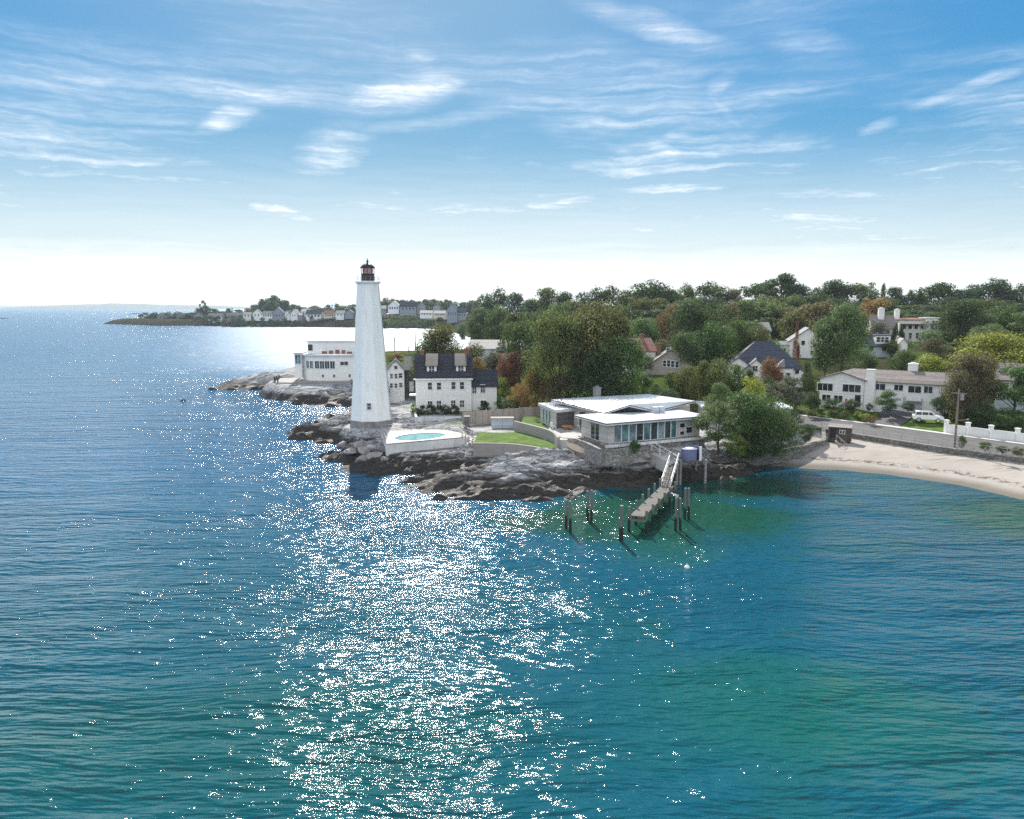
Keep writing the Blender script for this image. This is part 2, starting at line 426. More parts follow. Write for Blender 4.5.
COAST = [(140, 52), (95, 66)] + [W2(*p) for p in [
    (1024, 500), (960, 485), (890, 475), (840, 470), (790, 468), (770, 465), (745, 474), (720, 479), (700, 481), (660, 482), (632, 487), (592, 492),
    (560, 497), (530, 498), (498, 500), (470, 498), (440, 494), (404, 490), (420, 482), (446, 475), (425, 471), (400, 472), (374, 474), (346, 466), (330, 456),
    (338, 446), (312, 441), (290, 434), (318, 424), (350, 413), (352, 407), (300, 405), (290, 399), (330, 397), (322, 393), (270, 391), (226, 390), (219, 386), (245, 377), (262, 374)]] + [
    (-78, 222), (-74, 260), (-60, 300), (-40, 322), (-14, 335), (-4, 380), (-14, 430), (-26, 520), (-44, 620), (-70, 740), (-110, 775), (-200, 800), (-300, 850), (-410, 870),
    (-520, 960), (-560, 1050), (-575, 1090), (-540, 1130), (-300, 1200), (0, 1350), (900, 1450), (1000, 52)]


def poly_sd(x, y, poly):
    d = np.full(x.shape, 1e9); ins = np.zeros(x.shape, bool)
    n = len(poly)
    for i in range(n):
        ax, ay = poly[i]; bx, by = poly[(i + 1) % n]
        ex, ey = bx - ax, by - ay
        t = np.clip(((x - ax) * ex + (y - ay) * ey) / (ex * ex + ey * ey + 1e-9), 0, 1)
        d = np.minimum(d, np.hypot(x - ax - t * ex, y - ay - t * ey))
        if abs(ey) > 1e-9:
            c = ((ay > y) != (by > y)) & (x < ex * (y - ay) / ey + ax)
            ins ^= c
    return np.where(ins, d, -d)


# ground control heights (x, y, z)
CTRL = [(-23, 122, 3.0), (-11, 136, 3.9), (-16, 119, 2.9), (-5, 116, 3.5), (0, 105, 3.2), (16, 106, 3.8), (20, 120, 4.0), (5, 126, 3.9), (32, 103, 2.3), (42, 118, 2.3), (52, 122, 2.1), (64, 110, 2.1), (85, 95, 2.1), (120, 66, 2.1),
        (-52, 196, 3.4), (-35, 165, 3.2), (-30, 150, 3.4), (-20, 150, 3.6), (62, 144, 3.7), (76, 134, 3.6), (92, 125, 3.6), (112, 125, 4.5), (46, 146, 3.8), (34, 140, 4.8), (30, 165, 7.4), (50, 163, 5.9), (80, 166, 6.2),
        (73, 195, 9.2), (95, 190, 9.6), (110, 225, 12), (130, 200, 11), (125, 155, 7), (0, 150, 4.5), (-8, 180, 4.2), (-8, 230, 5.5), (-10, 300, 3.5), (30, 230, 8.5), (20, 300, 8), (60, 280, 15), (110, 300, 17.5), (160, 290, 18), (220, 280, 18), (200, 200, 15),
        (300, 300, 18), (0, 420, 6), (30, 420, 10), (80, 420, 15), (150, 450, 17), (-20, 650, 6), (20, 650, 11), (-60, 800, 9), (-150, 830, 9), (-300, 880, 8), (-430, 920, 7), (-530, 1020, 4.5), (-250, 960, 12), (-60, 950, 13), (-400, 1020, 8), (100, 900, 16), (400, 900, 18), (700, 1200, 18), (500, 400, 18)]
PADS = []   # x, y, radius, z


def ctrl_h(x, y):
    num = np.zeros(x.shape); den = np.zeros(x.shape)
    for (cx, cy, cz) in CTRL:
        d2 = (x - cx) ** 2 + (y - cy) ** 2
        w = 1 / (d2 + 9) ** 1.5
        num += w * cz; den += w
    return num / den


RZ = 2.2
ROAD_N = [(38, 131.0)] + [(P(px, py, RZ).x, P(px, py, RZ).y) for px, py in [(822, 429), (863, 436), (942, 448), (1024, 459)]] + [(105, 72), (158, 34)]
ROAD_F = [(42, 148.0)] + [(P(px, py, RZ).x, P(px, py, RZ).y) for px, py in [(800, 416), (876, 425.5), (952, 435.5), (1024, 445)]] + [(113, 84), (166, 45)]
ROAD_POLY = ROAD_N + ROAD_F[::-1]
BEACH = [(ROAD_N[1][0] - 0.5, ROAD_N[1][1]), (36, 103), (37, 98), (62, 78), (150, 30), (150, 28)] + [ROAD_N[k] for k in (6, 5, 4, 3, 2)]


def height(x, y, fine=True):
    x = np.asarray(x, float); y = np.asarray(y, float)
    d = poly_sd(x, y, COAST)
    bd = poly_sd(x, y, BEACH)
    beach = sstep(-1.5, 1.5, bd)
    rocky = sstep(30, 16, d) * sstep(230, 190, y) * sstep(60, 38, x) * (1 - beach)
    wob = (fbm(x * 0.35, y * 0.35, 3, 4) - 0.5) * 5.0 * rocky
    dd = d + wob
    base = ctrl_h(x, y) + (fbm(x * 0.05, y * 0.05, 9) - 0.5) * 1.0
    prof = np.where(dd > 0, 0.235 * dd, 0.30 * dd)
    prof_b = np.where(d > 0, 0.15 * d, 0.12 * d)
    prof_o = np.where(d > 0, 0.45 * d, 0.3 * d)
    pr = prof_o * (1 - rocky) + prof * rocky
    pr = pr * (1 - beach) + prof_b * beach
    h = -np.log(np.exp(-np.clip(pr, -8, 40) * 1.4) + np.exp(-base * 1.4)) / 1.4
    # bedding planes of the shore rock
    a = R(14)
    sx = x * math.cos(a) + y * math.sin(a); sy = -x * math.sin(a) + y * math.cos(a)
    sy = sy + (fbm(x * 0.09, y * 0.09, 33, 3) - 0.5) * 6
    rid = 1 - np.abs(2 * fbm(sx * 0.055, sy * 0.30, 21, 3) - 1)
    rid2 = 1 - np.abs(2 * fbm(sx * 0.22, sy * 0.9, 51, 3) - 1)
    blk = fbm(x * 0.45, y * 0.6, 71, 4)
    rk = (rid - 0.72) * 3.0 + (rid2 - 0.7) * 0.45 + (blk - 0.5) * 0.7
    ph = sy * 0.42 + fbm(sx * 0.10, sy * 0.2, 91, 3) * 1.6
    saw = ph - np.floor(ph)
    rk = rk + (sstep(0.0, 0.85, saw) - sstep(0.88, 1.0, saw) - 0.45) * 1.15 * (0.4 + 0.9 * fbm(sx * 0.15, sy * 0.1, 95, 2))
    amp = rocky * sstep(-6, 3, dd) * (0.35 + 0.65 * sstep(19, 7, d))
    h = h + rk * amp
    h = np.where(beach > 0.02, h * (1 - beach) + np.minimum(prof_b, 1.5) * beach + beach * (fbm(x * 0.4, y * 0.4, 5) - 0.5) * 0.12, h)
    for (cx, cy, r, z) in PADS:
        q = sstep(r * 1.5, r, np.hypot(x - cx, y - cy))
        h = h * (1 - q) + z * q
    do = -poly_sd(x, y, ROAD_POLY)
    yard = sstep(44, 50, x) * (y > 95) * (y < 165) * (do > -1)
    cap = 1.98 + .075 * np.maximum(do, 0) + .6 * np.maximum(do - 15, 0)
    h = np.where(yard > .02, np.minimum(h, cap * yard + (1 - yard) * 30), h)
    rd = sstep(-2.5, 0.3, poly_sd(x, y, ROAD_POLY)) * sstep(0.3, -0.6, bd)
    h = h * (1 - rd) + (RZ - .16) * rd
    return np.maximum(h, -6)


def gz(x, y): return float(height(np.array([x]), np.array([y]))[0])


PADS += [(-23.2, 122.5, 4.2, 2.9), (-11.5, 136, 7.5, 3.8), (-4.5, 136, 4.5, 3.8), (19, 106, 7.5, 3.7), (11, 109, 5.5, 3.9), (27, 110, 7, 3.6), (-50, 194, 12, 3.3), (62, 146, 9, 3.6), (74, 136, 9, 3.5),
         (-13.0, 111, 5.0, 1.6), (-1, 109, 4.5, 3.0), (-2, 119, 6, 3.5)]


def build_terrain():
    xs = np.concatenate([np.arange(-900, -80, 9.0), np.arange(-80, -48, 1.1), np.arange(-48, 46, 0.45), np.arange(46, 112, 0.9), np.arange(112, 1000, 9.0)])
    ys = np.concatenate([np.arange(28, 74, 1.6), np.arange(74, 136, 0.42), np.arange(136, 216, 1.1), np.arange(216, 420, 5), np.arange(420, 1500, 10)])
    X, Y = np.meshgrid(xs, ys); Z = height(X, Y)
    d = poly_sd(X, Y, COAST); bd = poly_sd(X, Y, BEACH)
    nx, ny = len(xs), len(ys)
    co = np.stack([X, Y, Z], -1).reshape(-1, 3)
    i = np.arange(nx * ny).reshape(ny, nx)
    q = np.stack([i[:-1, :-1], i[:-1, 1:], i[1:, 1:], i[1:, :-1]], -1).reshape(-1, 4)
    zf = Z.reshape(-1)
    keep = zf[q].max(1) > -3.0
    q = q[keep]
    me = bpy.data.meshes.new('ground')
    me.vertices.add(len(co)); me.vertices.foreach_set('co', co.ravel())
    me.loops.add(q.size); me.loops.foreach_set('vertex_index', q.ravel())
    me.polygons.add(len(q)); me.polygons.foreach_set('loop_start', np.arange(0, q.size, 4)); me.polygons.foreach_set('loop_total', np.full(len(q), 4))
    me.update(calc_edges=True); me.validate()
    rock = sstep(26, 15, d + (fbm(X * 0.2, Y * 0.2, 8) - 0.5) * 10) * sstep(260, 200, Y) * sstep(60, 40, X)
    rock = np.maximum(rock, sstep(9, 5, d) * sstep(700, 760, Y))
    sand = sstep(-0.6, 0.6, bd)
    rock = rock * (1 - sand)
    # open woodland floor / gardens: grass share
    grass = sstep(0.40, 0.6, fbm(X * 0.06, Y * 0.06, 12)) * .8
    grass = grass * sstep(650, 600, Y)
    grass = np.maximum(grass, sstep(48, 30, np.hypot(X + 98, (Y - 800) * .8)))
    ca = me.color_attributes.new('cover', 'FLOAT_COLOR', 'POINT')
    arr = np.stack([rock, sand, grass, np.ones_like(rock)], -1).astype(np.float32)
    ca.data.foreach_set('color', arr.ravel())
    me.polygons.foreach_set('use_smooth', [False] * len(me.polygons))
    o = bpy.data.objects.new('ground', me); COL.objects.link(o); struct(o)
    m, t, b, pos, oc, _ = base_mat('shore_ground')
    at_ = t.new('ShaderNodeAttribute', attribute_name='cover'); sc = t.new('ShaderNodeSeparateColor', {0: at_.outputs['Color']})
    sxyz = t.new('ShaderNodeSeparateXYZ', {0: pos}); z = sxyz.outputs[2]; Y_ = sxyz.outputs[1]
    strat = t.mapping(pos, rot=(0, 0, R(-14)), scale=(0.35, 1.6, 2.2))
    n1 = t.noise(strat, 0.9, 7, 0.65); n2 = t.noise(pos, 3.2, 5, 0.6)
    crack = t.new('ShaderNodeTexVoronoi', {'Vector': t.mapping(pos, rot=(0, 0, R(-20)), scale=(0.7, 1.8, 2.0)), 'Scale': 0.8}, feature='DISTANCE_TO_EDGE')
    ck = t.mapr(crack.outputs['Distance'], 0.0, 0.06, 1.0, 0.0)
    rk = t.mix(t.mapr(n1, 0.3, 0.7), (0.115, 0.118, 0.125), (0.50, 0.50, 0.505))
    rk = t.mix(t.math('MULTIPLY', t.mapr(n2, 0.52, 0.7), 0.6), rk, (0.50, 0.48, 0.45))
    rk = t.mix(t.math('MULTIPLY', ck, 0.7), rk, (0.07, 0.065, 0.06))
    zw = t.math('ADD', z, t.math('MULTIPLY', t.math('SUBTRACT', n1, 0.5), 1.7))
    rk = t.mix(t.mapr(zw, t.mapr(Y_, 250, 500, 1.1, 5.0), t.mapr(Y_, 250, 500, 2.2, 8.0), 0.97, 0.0), rk, t.mix(n2, (0.012, 0.010, 0.008), (0.045, 0.036, 0.026)))
    sn = t.mix(t.noise(pos, 0.35, 5), (0.28, 0.255, 0.23), (0.40, 0.37, 0.335))
    sn = t.mix(t.math('MULTIPLY', t.mapr(t.noise(t.mapping(pos, rot=(0, 0, R(38)), scale=(0.18, 1.6, 1)), 1.0, 6), 0.56, 0.64), t.mapr(z, 0.8, 2.0)), sn, (0.12, 0.09, 0.07))
    wr = t.math('MULTIPLY', t.math('MULTIPLY', t.mapr(z, 0.5, 0.62), t.mapr(z, 0.66, 0.85, 1.0, 0.0)), t.mapr(t.noise(pos, 1.3, 6, 0.7), 0.47, 0.56))
    sn = t.mix(t.math('MULTIPLY', wr, 0.8), sn, (0.07, 0.055, 0.04))
    sn = t.mix(t.math('MULTIPLY', t.mapr(t.noise(pos, 4.5, 4, 0.7), 0.56, 0.66), 0.3), sn, (0.17, 0.15, 0.13))
    sn = t.mix(t.mapr(z, 0.1, 0.5, 0.8, 0.0), sn, (0.13, 0.115, 0.095))
    gr = t.mix(t.noise(pos, 0.8, 5), (0.04, 0.07, 0.016), (0.085, 0.12, 0.03))
    so_ = t.mix(t.noise(pos, 0.5, 5), (0.03, 0.036, 0.018), (0.065, 0.062, 0.034))
    c = t.mix(sc.outputs[2], so_, gr); c = t.mix(sc.outputs[0], c, rk); c = t.mix(sc.outputs[1], c, sn)
    t.put(b.inputs['Base Color'], c); t.put(b.inputs['Specular IOR Level'], t.math('MULTIPLY', t.math('MULTIPLY', sc.outputs[0], 0.3), t.mapr(Y_, 220, 400, 1.0, 0.0)))
    t.put(b.inputs['Roughness'], t.mapr(zw, 0.7, 1.6, 0.6, 0.9))
    hgt = t.math('ADD', t.math('MULTIPLY', n1, 0.7), t.math('SUBTRACT', t.math('MULTIPLY', n2, 0.35), t.math('MULTIPLY', ck, 0.3)))
    bn = t.new('ShaderNodeBump', {'Strength': t.math('ADD', t.math('MULTIPLY', sc.outputs[0], 0.75), 0.15), 'Distance': 0.3, 'Height': hgt})
    t.put(b.inputs['Normal'], bn.outputs[0])
    me.materials.append(m)
    return o


build_terrain()


# ------------------------------------------------------------------ water
def build_water():
    rr = [0] + list(np.geomspace(40, 45000, 34)); n = 96
    mb = MB(); vs = [(0, 0, 0)]; fs = []
    for r in rr[1:]:
        for k in range(n):
            a = 2 * math.pi * k / n; vs.append((r * math.cos(a), r * math.sin(a), 0))
    for k in range(n): fs.append((0, 1 + k, 1 + (k + 1) % n))
    for j in range(len(rr) - 2):
        for k in range(n):
            a = 1 + j * n; fs.append((a + k, a + n + k, a + n + (k + 1) % n, a + (k + 1) % n))
    mb.add(vs, fs)
    m, t, b, pos, oc, _ = base_mat('sea_water')
    sp = t.new('ShaderNodeSeparateXYZ', {0: pos}); X, Y = sp.outputs[0], sp.outputs[1]
    p2 = t.new('ShaderNodeCombineXYZ', {0: X, 1: Y, 2: 0.0}).outputs[0]
    big = t.noise(p2, 0.03, 4, 0.5); mid = t.noise(p2, 0.11, 4, 0.55)
    # body colour: deep blue offshore, greener towards the cove and over the shallows
    deep = t.mix(t.mapr(Y, 30, 120), (0.004, 0.066, 0.090), (0.007, 0.090, 0.185))
    east = t.mapr(t.math('ADD', X, t.math('MULTIPLY', t.math('SUBTRACT', big, 0.5), 40)), -8, 26)
    c = t.mix(t.math('MULTIPLY', east, 0.75), deep, (0.004, 0.072, 0.115))
    patch = t.mapr(t.math('ADD', mid, t.math('MULTIPLY', t.math('SUBTRACT', big, 0.5), 0.9)), 0.50, 0.66)
    c = t.mix(t.math('MULTIPLY', t.math('MULTIPLY', patch, t.mapr(X, 0, 14)), 0.4), c, (0.008, 0.075, 0.055))

    def spot(cx, cy, rx, ry, colr, amt, c):
        mm = t.mapping(p2, loc=(cx, cy, 0), scale=(rx, ry, 1), kind='TEXTURE')
        ln = t.math('ADD', t.vmath('LENGTH', mm), t.math('MULTIPLY', t.math('SUBTRACT', mid, 0.5), 1.2))
        return t.mix(t.mapr(ln, 1.0, 0.35, 0, amt), c, colr)
    c = spot(17, 80, 19, 15, (0.008, 0.062, 0.034), 0.95, c)
    c = spot(30, 93, 16, 9, (0.010, 0.045, 0.018), 0.9, c)
    c = spot(6, 76, 9, 8, (0.010, 0.060, 0.034), 0.85, c)
    c = spot(58, 78, 17, 15, (0.012, 0.072, 0.048), 0.9, c)
    c = spot(48, 92, 9, 6, (0.03, 0.10, 0.10), 0.6, c)
    c = spot(17, 40, 14, 9, (0.006, 0.085, 0.062), 0.6, c)
    c = spot(-14, 36, 22, 9, (0.004, 0.066, 0.062), 0.6, c)
    c = spot(14, 66, 7, 5, (0.012, 0.085, 0.075), 0.6, c)
    t.put(b.inputs['Base Color'], c)
    b.inputs['IOR'].default_value = 1.333; b.inputs['Specular IOR Level'].default_value = 0.38
    # wind chop: wavelets at several sizes, crest lines swinging round the point
    warp_ = t.vmath('ADD', p2, t.vmath('MULTIPLY', t.vmath('SUBTRACT', t.noise(p2, 0.05, 2, 0.5, out=1), (0.5, 0.5, 0.5)), (4, 4, 0)))
    ang_l = t.mapping(warp_, rot=(0, 0, R(-12)), scale=(0.25, 1.0, 1)); ang_r = t.mapping(warp_, rot=(0, 0, R(34)), scale=(0.30, 1.0, 1))
    side = t.mapr(X, -6, 16)

    def field(sc_, det, ro):
        a = t.noise(ang_l, sc_, det, ro); bb = t.noise(ang_r, sc_, det, ro)
        mxn = t.n.new('ShaderNodeMix'); mxn.data_type = 'FLOAT'
        t.put(mxn.inputs[0], side); t.put(mxn.inputs[2], a); t.put(mxn.inputs[3], bb)
        return mxn.outputs[0]
    swell = field(0.14, 2, 0.5); chop = field(0.55, 3, 0.55); rip = field(2.2, 4, 0.6)
    h = t.math('ADD', t.math('ADD', t.math('MULTIPLY', swell, 1.6), t.math('MULTIPLY', chop, 1.25)), t.math('MULTIPLY', rip, 0.25))
    dist = t.vmath('LENGTH', p2)
    shelter = t.math('MULTIPLY', t.mapr(Y, 205, 300), t.mapr(t.math('ADD', X, t.math('MULTIPLY', Y, 0.39)), -60, 40))
    gust = t.mapr(t.noise(t.mapping(p2, scale=(0.6, 1, 1)), 0.05, 5, 0.62), 0.3, 0.7, 0.55, 1.25)
    calm = gust
    stren = t.math('MULTIPLY', t.math('SUBTRACT', 1.0, t.math('MULTIPLY', shelter, 0.75)), calm)
    bn = t.new('ShaderNodeBump', {'Strength': 1.0, 'Distance': t.math('MULTIPLY', stren, 0.85), 'Height': h})
    t.put(b.inputs['Normal'], bn.outputs[0])
    t.put(b.inputs['Roughness'], t.math('ADD', t.mapr(dist, 50, 400, 0.085, 0.22, False), t.math('MULTIPLY', shelter, 0.22)))
    o = mb.build('water', m); struct(o)


build_water()

# ------------------------------------------------------------------ far hills on the horizon, reefs
hm = plain('distant_hills_ground', (0.07, 0.09, 0.07), 0.95, 0.2, 0.002)


def ridge_land(name, x0, x1, yc, depth, hmax, seed, n=60):
    mb = MB(); vs = []; fs = []
    for i in range(n + 1):
        u = i / n; x = x0 + (x1 - x0) * u
        e = math.sin(math.pi * min(1, max(0, u))) ** 0.5
        hh = hmax * e * (0.55 + 0.6 * float(fbm(np.array([u * 9.0 + seed]), np.array([seed * 1.3]), 2, 4)[0]))
        for (dy, k) in ((-0.5, -0.02), (-0.3, 0.5), (0, 1.0), (0.3, 0.7), (0.5, -0.02)):
            vs.append((x, yc + depth * dy, hh * k - (1 if k < 0 else 0)))
    for i in range(n):
        for j in range(4):
            a = i * 5 + j; fs.append((a, a + 5, a + 6, a + 1))
    mb.add(vs, fs)
    o = mb.build(name, hm, smooth=True); struct(o); return o


ridge_land('hills', at(15, 306, 6500).x, at(245, 306, 6500).x, 6500, 1500, 46, 1)
ridge_land('hills', at(-60, 306, 13000).x, at(110, 306, 13000).x, 13000, 1500, 42, 5)


def boulder_mesh(seed, squash=0.6, n=12):
    r_ = random.Random(seed); vs = []; fs = []
    for j in range(n // 2 + 1):
        for k in range(n):
            th = math.pi * j / (n // 2); ph = 2 * math.pi * k / n
            v = Vector((math.sin(th) * math.cos(ph), math.sin(th) * math.sin(ph), math.cos(th)))
            vs.append(v)
    planes = [(Vector((r_.uniform(-1, 1), r_.uniform(-1, 1), r_.uniform(-1, 1))).normalized(), r_.uniform(0.42, 0.8)) for _ in range(18)]
    out = []
    for v in vs:
        v = v.copy()
        for (nn, dd) in planes:
            e = v.dot(nn)
            if e > dd: v -= nn * (e - dd)
        out.append((v.x, v.y, v.z * squash))
    for j in range(n // 2):
        for k in range(n): fs.append((j * n + k, (j + 1) * n + k, (j + 1) * n + (k + 1) % n, j * n + (k + 1) % n))
    return out, fs


M['rock'] = plain('granite', (0.27, 0.25, 0.24), 0.9, 0.35, 0.9, bump=0.5, bscale=5)
M['wet_rock'] = plain('wet_rock', (0.035, 0.030, 0.026), 0.7, 0.35, 0.9, bump=0.5, bscale=5)


def boulder(label, cat, loc, size, seed, mat, group=None, squash=0.6, rz=0, name='boulder'):
    v, f = boulder_mesh(seed, squash)
    o = MB().add(v, f).build(name, mat); o.location = loc; o.scale = size; o.rotation_euler = (0, 0, rz)
    return tag(o, label, cat, group)


for i, (px, py, wpx, hm_, lab) in enumerate([
        (182, 400.5, 9, 0.5, 'low dark rock awash in open water off the point'), (213, 389.5, 11, 0.9, 'dark rock just off the tip of the ledge'),
        (4, 318.5, 12, 2.2, 'dark rock far out at the edge of the open sea'), (292, 334.3, 9, 0.6, 'small dark rock in the bright bay, nearer its mouth'),
        (304, 334.6, 11, 0.6, 'small dark rock in the bright bay near the white round house'), (58, 437, 0, 0, None)]):
    if not lab: continue
    p = P(px, py, 0); w_ = wpx * p.length / 750
    boulder(lab, 'rock', (p.x, p.y, -0.1), (w_ / 2, w_ / 2.4, hm_ * 1.6), 40 + i, M['wet_rock'], name='rock')
p = P(128, 322.5, 0)
for (px, py, wpx, hh, lab) in ((127, 323, 44, 4.2, 'long dark reef running out from the far headland'), (134, 314.2, 22, 5.5, 'thin dark island beyond the far headland')):
    p = P(px, py, 0); w_ = wpx * p.length / 750
    boulder(lab, 'reef', (p.x, p.y, 0), (w_ / 2, w_ / 5, hh), 90 + px, M['wet_rock'], name='reef')


# ------------------------------------------------------------------ architecture helpers
def onplane(px, py, o, rz):
    """pixel -> local (x, z) on the vertical plane through o along angle rz"""
    nrm = Vector((-math.sin(rz), math.cos(rz), 0)); r = ray(px, py); c = Vector((0, 0, HC))
    t = (Vector(o) - c).dot(nrm) / r.dot(nrm); q = c + r * t - Vector(o)
    return q.x * math.cos(rz) + q.y * math.sin(rz), q.z


WINC = {}


def win_meshes(w, h, mx, mz, fr, trim, glass):
    k = (round(w, 2), round(h, 2), mx, mz, fr, trim, glass)
    if k in WINC: return WINC[k]
    a = MB(); w2 = w / 2
    a.box(-w2 - fr, w2 + fr, -0.07, 0.0, -fr, 0); a.box(-w2 - fr, w2 + fr, -0.07, 0.0, h, h + fr)
    a.box(-w2 - fr, -w2, -0.07, 0.0, 0, h); a.box(w2, w2 + fr, -0.07, 0.0, 0, h)
    for i in range(1, mx): x = -w2 + w * i / mx; a.box(x - 0.035, x + 0.035, -0.055, -0.012, 0, h)
    for i in range(1, mz): z = h * i / mz; a.box(-w2, w2, -0.053, -0.014, z - 0.03, z + 0.03)
    wo = a.build('window', M[trim]); b = MB(); b.box(-w2 - 0.002, w2 + 0.002, -0.03, -0.02, -0.002, h + 0.002)
    po = b.build('pane', M[glass])
    wm, pm = wo.data, po.data
    bpy.data.objects.remove(wo); bpy.data.objects.remove(po)
    WINC[k] = (wm, pm); return wm, pm


def window(root, loc, rz=0.0, w=0.9, h=1.4, mx=1, mz=2, fr=0.09, trim='trim', glass='glass', name='window', label=None):
    wm, pm = win_meshes(w, h, mx, mz, fr, trim, glass)
    o = bpy.data.objects.new(name, wm); COL.objects.link(o); o.parent = root; o.location = loc; o.rotation_euler = (0, 0, rz)
    p = bpy.data.objects.new('pane', pm); COL.objects.link(p); p.parent = o
    if label: o['label'] = label
    return o


def gable_body(mb, x0, x1, y0, y1, z0, z1, rise, axis='x', mi=0):
    if axis == 'x':   # ridge along x: gables at the x ends
        ym = (y0 + y1) / 2
        vs = [(x0, y0, z0), (x0, y1, z0), (x0, y1, z1), (x0, ym, z1 + rise), (x0, y0, z1), (x1, y0, z0), (x1, y1, z0), (x1, y1, z1), (x1, ym, z1 + rise), (x1, y0, z1)]
        fs = [(0, 4, 3, 2, 1), (5, 6, 7, 8, 9), (0, 5, 9, 4), (1, 2, 7, 6), (4, 9, 8, 3), (3, 8, 7, 2), (0, 1, 6, 5)]
    else:
        xm = (x0 + x1) / 2
        vs = [(x0, y0, z0), (x1, y0, z0), (x1, y0, z1), (xm, y0, z1 + rise), (x0, y0, z1), (x0, y1, z0), (x1, y1, z0), (x1, y1, z1), (xm, y1, z1 + rise), (x0, y1, z1)]
        fs = [(0, 1, 2, 3, 4), (5, 9, 8, 7, 6), (0, 4, 9, 5), (1, 6, 7, 2), (2, 7, 8, 3), (4, 3, 8, 9), (0, 5, 6, 1)]
    return mb.add(vs, fs, mi)


def gable_roof(mb, x0, x1, y0, y1, z1, rise, axis='x', over=0.4, th=0.16, mi=0):
    """two slabs with overhanging eaves, sitting just above the walls"""
    g = 0.02
    if axis == 'x':
        ym = (y0 + y1) / 2; k = rise / (ym - y0)
        pr = [(y0 - over, z1 - k * over + g), (ym, z1 + rise + g), (y1 + over, z1 - k * over + g), (y1 + over, z1 - k * over + th + g), (ym, z1 + rise + th * 1.15 + g), (y0 - over, z1 - k * over + th + g)]
        a, b = x0 - over, x1 + over
        vs = [(a, p[0], p[1]) for p in pr] + [(b, p[0], p[1]) for p in pr]
    else:
        xm = (x0 + x1) / 2; k = rise / (xm - x0)
        pr = [(x0 - over, z1 - k * over + g), (xm, z1 + rise + g), (x1 + over, z1 - k * over + g), (x1 + over, z1 - k * over + th + g), (xm, z1 + rise + th * 1.15 + g), (x0 - over, z1 - k * over + th + g)]
        a, b = y0 - over, y1 + over
        vs = [(p[0], a, p[1]) for p in pr] + [(p[0], b, p[1]) for p in pr]
    fs = [(0, 1, 4, 5), (1, 2, 3, 4), (6, 11, 10, 7), (7, 10, 9, 8)] + [(i, i + 6, (i + 1) % 6 + 6, (i + 1) % 6) for i in range(6)]
    return mb.add(vs, fs, mi)


def hip_roof(mb, x0, x1, y0, y1, z1, rise, over=0.45, th=0.15, mi=0):
    a, b, c, d = x0 - over, x1 + over, y0 - over, y1 + over
    ym = (c + d) / 2; ins = min((d - c) / 2, (b - a) / 2 - 0.01)
    vs = [(a, c, z1), (b, c, z1), (b, d, z1), (a, d, z1), (a, c, z1 + th), (b, c, z1 + th), (b, d, z1 + th), (a, d, z1 + th), (a + ins, ym, z1 + th + rise), (b - ins, ym, z1 + th + rise)]
    fs = [(0, 3, 2, 1), (0, 1, 5, 4), (1, 2, 6, 5), (2, 3, 7, 6), (3, 0, 4, 7), (4, 5, 9, 8), (6, 7, 8, 9), (5, 6, 9), (7, 4, 8)]
    return mb.add(vs, fs, mi)


def chimney(parent, x, y, z0, z1, w=0.8, mat='brick'):
    mb = MB(); mb.box(x - w / 2, x + w / 2, y - w / 2, y + w / 2, z0, z1); mb.box(x - w / 2 - .08, x + w / 2 + .08, y - w / 2 - .08, y + w / 2 + .08, z1, z1 + 0.18)
    mb.box(x - w / 4, x + w / 4, y - w / 4, y + w / 4, z1 + 0.18, z1 + 0.4)
    return mb.build('chimney', M[mat], parent)


